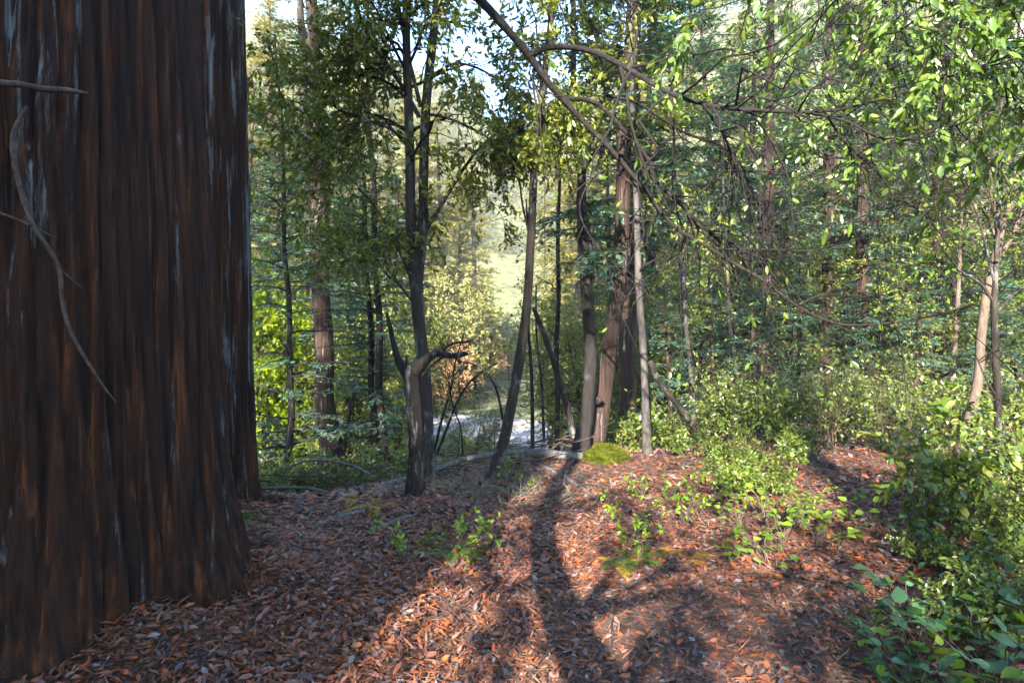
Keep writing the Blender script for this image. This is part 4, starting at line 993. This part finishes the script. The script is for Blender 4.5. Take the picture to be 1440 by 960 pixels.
# ferns
def fern(label, loc, nf, L, mat, az=(0, TAU)):
    root = thing('fern', label, 'fern', loc)
    for k in range(nf):
        a = az[0] + (az[1] - az[0]) * (k + rng.uniform(0, .5)) / nf; m_ = MB(); t = np.linspace(0, 1, 26)
        l = L * rng.uniform(.75, 1.1)
        sp = np.stack([np.cos(a) * l * t, np.sin(a) * l * t, l * (.55 * t - .55 * t * t) + .01], -1)
        tubes(m_, sp[::5], np.linspace(.0025, .001, len(sp[::5])), 4)
        T = nrm(np.gradient(sp, axis=0)); S = nrm(np.cross(T, [0, 0, 1.]))
        wdt = l * .2 * np.sin(np.pi * np.clip(t * .93 + .07, 0, 1)) ** .7
        for sg in (-1, 1):
            leaves(m_, sp[2:], S[2:] * sg + T[2:] * .35 + [0, 0, -.1], np.tile([0, 0, 1.], (24, 1)) + rng.normal(0, .1, (24, 3)), wdt[2:], l * .035)
        m_.build('frond', mat, root)
    return root
for px, py, lab, nf, L, mt in [(895, 792, 'green fern arching over sunlit litter beside the lichen twig', 6, .30, 'fern'), (868, 800, 'orange dry fern frond clump beside the green fern', 3, .24, 'fern_dry'), (965, 790, 'yellow dry fern fronds next to the bramble patch', 3, .24, 'fern_dry'),
                               (1262, 985, 'green fern below the broad leaved plants', 5, .30, 'fern'), (640, 780, 'flattened grey green fern on the shaded litter', 6, .30, 'fern'), (500, 705, 'rusty brown fern beside the pale barkless branch', 4, .3, 'fern_dry'), (530, 715, 'rusty orange fern just below the long fallen trunk', 4, .3, 'fern_dry'), (335, 735, 'dark green fern at the foot of the second redwood', 6, .28, 'fern')]:
    q = on_ground([(px, py, 1)])[0]; p = W(px, py, q[2]); fern(lab, (p[0], p[1], float(hgt(p[0], p[1]))), nf, L, M[mt])

# ------------------------------------------------------------------ trees of the wood behind (shared meshes)
def conifer_parts(seed, H, length, nb, twigs, need_l, mat, start=.12, droop=.3):
    global rng
    old = rng; rng = np.random.default_rng(seed)
    w_, n_ = MB(), MB()
    ks = np.linspace(0, 1, 12); P = np.stack([.02 * H * np.sin(ks * 3 + seed), .02 * H * np.sin(ks * 2 + seed * 2), H * ks - .3], -1)
    tubes(w_, P, H * .016 * (1 - .93 * ks) + .01, 8, .04)
    conifer_crown(w_, n_, (0, 0, 0), (0, 0, H), start, length, nb, twigs, need_l, droop=droop, trunk=P)
    rng = old
    return [('trunk', w_.mesh('trunk', M['redwood'], True)), ('crown', n_.mesh('crown', mat))]
CD = [conifer_parts(201 + k, 17, 3.0, 130, 28, .55, M['needles_shade_tone'], .10) for k in range(2)] * 2
CL = [conifer_parts(211 + k, 22, 3.6, 150, 21, .78, M['needles_sun_tone'], .06) for k in range(2)] * 2
CY = [conifer_parts(221 + k, 4.5, 1.3, 70, 24, .26, M['needles_shade_tone'], .05) for k in range(2)]
def broad_parts(seed, H, leafm, nl, L):
    global rng
    old = rng; rng = np.random.default_rng(seed)
    wt, wb, lb = MB(), MB(), MB(); ks = np.linspace(0, 1, 9)
    P = np.stack([.06 * H * np.sin(ks * 2.5 + seed), .05 * H * np.sin(ks * 2 + seed * 2), H * .9 * ks - .2], -1)[None]; R = (H * .014 * (1 - .85 * ks))[None]
    tubes(wt, P, R, 7, .05)
    B1 = sprout(P, R, 34, .14 * H, .36 * H, ang=(35, 80), t=(.2, 1), K=6, up=.15, droop=.1, rfac=.5, rmin=.008); tubes(wt, *B1, 4)
    B2 = sprout(*B1, 190, .08 * H, .18 * H, ang=(25, 70), K=4, rfac=.5, rmin=.005); tubes(wt, *B2, 3, cap=False)
    B3 = sprout(*B2, 620, .03 * H, .09 * H, ang=(25, 75), t=(.05, 1), K=4, rfac=.5, rmin=.003); tubes(wt, *B3, 3, cap=False)
    leaf_on(lb, B3[0], nl, L, .55, 'diamond', upn=.8)
    rng = old
    return [('trunk', wt.mesh('trunk', M['bark_grey'], True)), ('crown', lb.mesh('crown', leafm))]
BL = [broad_parts(301 + k, 7, M['leaf_lime'], 6500, .15) for k in range(2)]
BT = [broad_parts(311 + k, 9, M['leaf_tanoak'], 9000, .13) for k in range(3)]
BA = [broad_parts(321 + k, 4.6, M['leaf_autumn'], 3000, .11) for k in range(2)]
BF = [broad_parts(331 + k, 13, M['leaf_far'], 7000, .30) for k in range(2)]

def put(parts, name, label, cat, group, px, d, s, rz=None):
    x = (px - 720) / F * d
    return place(parts, name, label, cat, (x, d, float(hgt(x, d)) - .1), rng.uniform(0, 6.3) if rz is None else rz, s, group)
# dense shaded firs on the far right
for k, (px, d, s) in enumerate([(930, 18, .9), (995, 22, 1.0), (1055, 19, .8), (1115, 25, 1.1), (1190, 22, .95), (1252, 19, .85), (1290, 27, 1.1), (1365, 20, .9), (1440, 24, 1.0), (1500, 19, .9), (1020, 31, 1.15), (860, 29, 1.0), (1240, 34, 1.2)]):
    put(CD[k % 3], 'fir_tree', 'shaded blue green fir in the dense wood beyond the sunny bushes', 'tree', 'firs beyond the sunny bushes', px, d, s)
for k, (px, d, s) in enumerate([(940, 11, .8), (1000, 13, .9), (1060, 10.5, .75), (1120, 12, .8), (1185, 11.5, .7), (1240, 13, .9), (1290, 11, .75), (1345, 14, 1), (1400, 11, .8), (1455, 13, .9), (1030, 16, 1.1), (1100, 16, 1), (1270, 16, 1.1), (960, 15, 1), (1380, 16.5, 1.1), (1480, 16, 1.1)]):
    put(CY[k % 2], 'young_fir', 'young dark fir growing among the trunks behind the sunny bushes', 'tree', 'young firs behind the sunny bushes', px, d, s)
for k, (px, d, s) in enumerate([(965, 14, .55), (1040, 17, .6), (1130, 15, .5), (1230, 16, .6), (1300, 13, .5), (1390, 17, .65), (1440, 13, .55), (900, 16, .6), (1090, 20, .8), (1270, 22, .8), (1180, 25, .9)]):
    put(BT[k % 3], 'tanoak_tree', 'bushy dark tanoak filling the gaps between the firs', 'tree', 'tanoaks between the firs', px, d, s)
# left and middle distance
for k, (px, d, s) in enumerate([(350, 24, 1.0), (378, 19, .7), (425, 30, 1.05), (492, 24, .8), (560, 30, .85), (330, 36, 1.2), (455, 40, 1.1)]):
    put(CD[(k + 1) % 3], 'fir_tree', 'tall fir with tiered boughs on the slope below the knoll', 'tree', 'firs on the slope below the knoll', px, d, s)
for k, (px, d, s) in enumerate([(362, 15, .75), (385, 17, .85), (372, 21, 1.0), (408, 19, .8), (345, 17, .9), (500, 20, .7), (425, 23, .8), (565, 21, .6)]):
    put(BL[k % 2], 'maple_tree', 'lime green sunlit maple below the slope behind the second redwood', 'tree', 'lime green maples below the slope', px, d, s)
for k, (px, d, s) in enumerate([(500, 14, .5), (545, 15, .55), (555, 19, .7), (480, 17, .6), (800, 16, .55), (770, 22, .7), (850, 20, .7), (590, 24, .6), (780, 13, .3), (805, 12, .4), (640, 15, .22), (700, 13.5, .2), (675, 17, .24), (860, 13, .45)]):
    put(BT[(k + 1) % 3], 'tanoak_tree', 'tanoak on the bank between the knoll and the gravel road', 'tree', 'tanoaks on the road bank', px, d, s)
for k, (px, d, s) in enumerate([(640, 46, 1.3), (622, 41, .9), (668, 62, 1.4), (700, 70, 1.1), (610, 52, 1.4)]):
    put(BA[k % 2], 'autumn_tree', 'small tree with salmon orange autumn leaves beside the gravel road', 'tree', 'autumn trees beside the gravel road', px, d, s)
# beyond the road
for k in range(46):
    px = rng.uniform(250, 1350); d = rng.uniform(55, 98)
    if 620 < px < 850 and d < 84: d = rng.uniform(84, 100)
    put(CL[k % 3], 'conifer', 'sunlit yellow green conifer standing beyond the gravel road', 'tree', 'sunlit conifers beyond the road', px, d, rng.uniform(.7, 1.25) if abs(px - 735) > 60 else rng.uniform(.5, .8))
for k in range(22):
    px = rng.uniform(350, 900); d = rng.uniform(48, 92)
    if 640 < px < 840 and d < 80: d = rng.uniform(80, 95)
    put(BF[k % 2], 'broadleaf_tree', 'sunlit golden green broadleaf tree beyond the gravel road', 'tree', 'sunlit broadleaf trees beyond the road', px, d, rng.uniform(.5, .95))
for k, (px, d, s) in enumerate([(330, 48, 1.5), (372, 58, 1.75), (415, 52, 1.5), (470, 62, 1.6), (540, 60, 1.5), (600, 66, 1.45), (650, 74, 1.3), (270, 45, 1.5), (350, 70, 1.9), (440, 78, 1.9), (850, 60, 1.5), (900, 52, 1.5), (800, 76, 1.35), (960, 60, 1.6), (1040, 55, 1.6), (1120, 60, 1.7), (1210, 55, 1.7), (1300, 60, 1.8), (1390, 55, 1.7), (395, 44, 1.5), (500, 50, 1.55), (575, 56, 1.5), (620, 62, 1.5), (665, 68, 1.35), (780, 66, 1.45), (820, 58, 1.5)]):
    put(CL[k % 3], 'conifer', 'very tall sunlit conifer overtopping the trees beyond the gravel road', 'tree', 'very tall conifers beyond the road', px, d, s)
# wooded hillside, far: reads as one mass
def grab(me):
    v = np.empty(len(me.vertices) * 3, np.float32); me.vertices.foreach_get('co', v); v = v.reshape(-1, 3)
    return v.astype(float)
lowc = [conifer_parts(401 + k, 20, 3.6, 40, 5, 1.7, M['leaf_far'], .06)[1][1] for k in range(2)] + [broad_parts(411, 14, M['leaf_far'], 1700, .62)[1][1]]
lowv = [grab(m) for m in lowc]
m_ = MB(); placed = 0
for k in range(270):
    y = 95 + 190 * rng.uniform() ** .8; x = rng.uniform(-.62, .75) * y
    i = k % 3; v = lowv[i]; s = rng.uniform(1.0, 1.6); a = rng.uniform(0, TAU); c, s2 = math.cos(a) * s, math.sin(a) * s
    vv = np.stack([v[:, 0] * c - v[:, 1] * s2, v[:, 0] * s2 + v[:, 1] * c, v[:, 2] * s], -1) + [x, y, float(hgt(x, y)) - .2]
    m_.add(vv, np.arange(len(vv)).reshape(-1, 4)); placed += 1
    if m_.n > 3600000: break
tag(m_.build('far_forest', M['leaf_far']), 'hazy sunlit wooded hillside closing the view beyond the road', 'forest', kind='stuff')

# ------------------------------------------------------------------ trees standing behind the viewpoint (they throw the shade)
def behind(u, y):
    return (u + .267 * y) / .964, y
def back_redwood(label, u, y, r, H, crown):
    x, y = behind(u, y)
    root, z0 = furrowed('redwood_tree', label, x, y, [(0, r * 1.25), (1, r), (H, r * .5)], H, 60, M['redwood'], .04, 20, zstep=.3)
    w_, n_ = MB(), MB()
    conifer_crown(w_, n_, (0, 0, crown), (0, 0, H + 2), .02, 4.2, 90, 24, .6)
    w_.build('boughs', M['redwood'], root)['kind'] = 'stuff'; n_.build('crown', M['needles_shade_tone'], root)
back_redwood('broad redwood behind the viewpoint shading the massive trunk', -3.5, -9, 1.35, 30, 11)
back_redwood('redwood behind the viewpoint beside the leaning tree', -1.85, -14, .50, 26, 12)
back_redwood('redwood behind the viewpoint throwing shade on the bushes', 1.75, -12, .20, 26, 13)
HC = []
for k in range(2):
    old = rng; rng = np.random.default_rng(501 + k)
    w_, n_ = MB(), MB(); ks = np.linspace(0, 1, 14)
    P = np.stack([.3 * np.sin(ks * 3 + k), .3 * np.sin(ks * 2 + k), 34 * ks - .3], -1); tubes(w_, P, .42 * (1 - .9 * ks), 10, .04)
    conifer_crown(w_, n_, (0, 0, 0), (0, 0, 34), .42, 4.8, 80, 24, .9, trunk=P)
    HC.append([('trunk', w_.mesh('trunk', M['redwood'], True)), ('crown', n_.mesh('crown', M['needles_shade_tone']))]); rng = old
for k, (u, y, s) in enumerate([(-12.5, -15, 1.05), (-19, -17, 1.1), (8, -22, 1.05), (20, -22, 1.1)]):
    x, y = behind(u, y)
    place(HC[k % 2], 'redwood_tree', 'tall high crowned redwood standing behind the viewpoint', 'tree', (x, y, float(hgt(x, y)) - .1), k * 2.1, s, 'redwoods behind the viewpoint')
for k, (u, y, s) in enumerate([(-6.4, -12, 1.7)]):
    x, y = behind(u, y)
    place(CD[k % 3], 'fir_tree', 'dense fir standing behind the viewpoint', 'tree', (x, y, float(hgt(x, y)) - .1), k * 2.1, s, None)
for k, (u, y, s) in enumerate([(-2.2, -16, .9), (.86, -13, 1.05), (5.2, -18, 1.3), (2.2, -9, .72), (1.7, -2.4, .17), (2.3, -2.0, .18), (4.5, -18, .8)]):
    x, y = behind(u, y)
    place(BT[k % 3], 'tanoak_tree', 'tanoak standing behind the viewpoint', 'tree', (x, y, float(hgt(x, y)) - .1), k * 2.0, s, 'tanoaks behind the viewpoint')
# ------------------------------------------------------------------ thin sunlit air
hm, hnt, hout = newmat('haze')
pv = N(hnt, 'ShaderNodeVolumePrincipled'); pv.inputs['Color'].default_value = (.93, .95, 1, 1); pv.inputs['Density'].default_value = HAZE; pv.inputs['Anisotropy'].default_value = .0
hnt.links.new(pv.outputs[0], hout.inputs['Volume'])
hx, hy0, hy1, hz0, hz1 = 260, -60, 330, -9, 245
m_ = MB(); m_.add([(x, y, z) for z in (hz0, hz1) for y in (hy0, hy1) for x in (-hx, hx)], [(0, 2, 3, 1), (4, 5, 7, 6), (0, 1, 5, 4), (2, 6, 7, 3), (0, 4, 6, 2), (1, 3, 7, 5)])
hz = m_.build('haze', hm); tag(hz, 'thin sunlit haze hanging in the forest air', 'haze', kind='stuff')

# ------------------------------------------------------------------ labels that single out look-alikes by their landmarks
ORD = 'first second third fourth fifth sixth seventh eighth ninth tenth eleventh twelfth thirteenth fourteenth fifteenth sixteenth seventeenth eighteenth nineteenth twentieth twenty-first twenty-second twenty-third twenty-fourth twenty-fifth twenty-sixth twenty-seventh twenty-eighth twenty-ninth thirtieth'.split()
MARKS = {'pale bent tree': (5.2, 6.6), 'slim dark sapling': (4.27, 5.0), 'propped dead trunk': (2.9, 9.2), 'thin pale tree': (1.84, 7.8), 'mossy fallen branch': (2.7, 4.85),
         'crooked topped redwood': (6.3, 14), 'redwood with sunlit red foot': (8.3, 15), 'redwood with sunlit upper bark': (8.9, 14.5), 'thick red brown redwood': (11.1, 15), 'lichen twig': (.7, 3.6),
         'green fern': (.85, 3.9), 'dark snag': (-.95, 5.4), 'curved tree': (-.2, 6.2), 'mossy mound': (1.2, 7.25), 'leaning dead trunk': (.9, 8.6), 'tall dark redwood': (-4.2, 13), 'second redwood': (-2.9, 5.5),
         'slender young conifer': (-3.7, 9), 'pair of thin dark trunks': (-2.5, 11.2), 'gravel road': (0, 36)}
def relabel(cat_name, desc, marks):
    its = [o for o in COL.objects if o.parent is None and o.get('group') == cat_name]
    by = {}
    for o in its:
        d = sorted(((o.location.x - MARKS[m][0]) ** 2 + (o.location.y - MARKS[m][1]) ** 2, m) for m in marks)
        by.setdefault(d[0][1], []).append((d[0][0], o))
    for m, lst in by.items():
        lst.sort(key=lambda t: t[0])
        for i, (q, o) in enumerate(lst):
            o['label'] = f'{desc}, {ORD[min(i, 29)]} out from the {m}'
RM = ['pale bent tree', 'slim dark sapling', 'propped dead trunk', 'thin pale tree', 'mossy fallen branch', 'crooked topped redwood', 'redwood with sunlit red foot', 'thick red brown redwood', 'yellowish slim sapling', 'pale slim sapling', 'green fern']
MARKS['yellowish slim sapling'] = (9.3, 12); MARKS['pale slim sapling'] = (4.5, 11.5)
relabel('huckleberry bushes beyond the clearing', 'sunlit small leaved huckleberry bush', RM)
relabel('salal bushes on the rise', 'glossy larger leaved salal bush', RM)
relabel('wispy bushes on the rise', 'tall wispy bush with tan stems', RM)
relabel('firs beyond the sunny bushes', 'tall shaded blue green fir', RM)
relabel('young firs behind the sunny bushes', 'young dark fir', RM)
relabel('tanoaks between the firs', 'bushy dark tanoak', RM)
relabel('tanoaks on the road bank', 'tanoak on the bank', ['dark snag', 'curved tree', 'leaning dead trunk', 'gravel road', 'pair of thin dark trunks'])
relabel('broad leaved plants beside the litter', 'broad toothed leafy plant', ['slim dark sapling', 'lichen twig', 'mossy fallen branch', 'pale bent tree'])
relabel('brambles at the edge of the litter', 'yellow green bramble', ['green fern', 'mossy fallen branch', 'slim dark sapling'])
relabel('seedlings in the leaf litter', 'small green seedling', ['green fern', 'dark snag', 'curved tree', 'mossy mound', 'lichen twig'])
relabel('low shrubs over the brow', 'low dark green shrub', ['second redwood', 'slender young conifer', 'dark snag', 'curved tree', 'leaning dead trunk', 'thin pale tree'])
relabel('firs on the slope below the knoll', 'tall tiered fir on the slope', ['tall dark redwood', 'pair of thin dark trunks', 'slender young conifer'])
MARKS['massive redwood'] = (-2.62, 3.2)
relabel('autumn trees beside the gravel road', 'small tree with salmon orange autumn leaves', ['gravel road'])
relabel('tanoaks behind the viewpoint', 'tanoak behind the viewpoint', ['massive redwood'])
relabel('redwoods behind the viewpoint', 'tall high crowned redwood behind the viewpoint', ['massive redwood'])
relabel('lime green maples below the slope', 'lime green maple', ['tall dark redwood', 'pair of thin dark trunks', 'slender young conifer'])

tri = 0
for me in bpy.data.meshes: tri += len(me.loops) - 2 * len(me.polygons)
print('TRIS', tri, 'OBJS', len(bpy.data.objects), 'spots', len(spots))
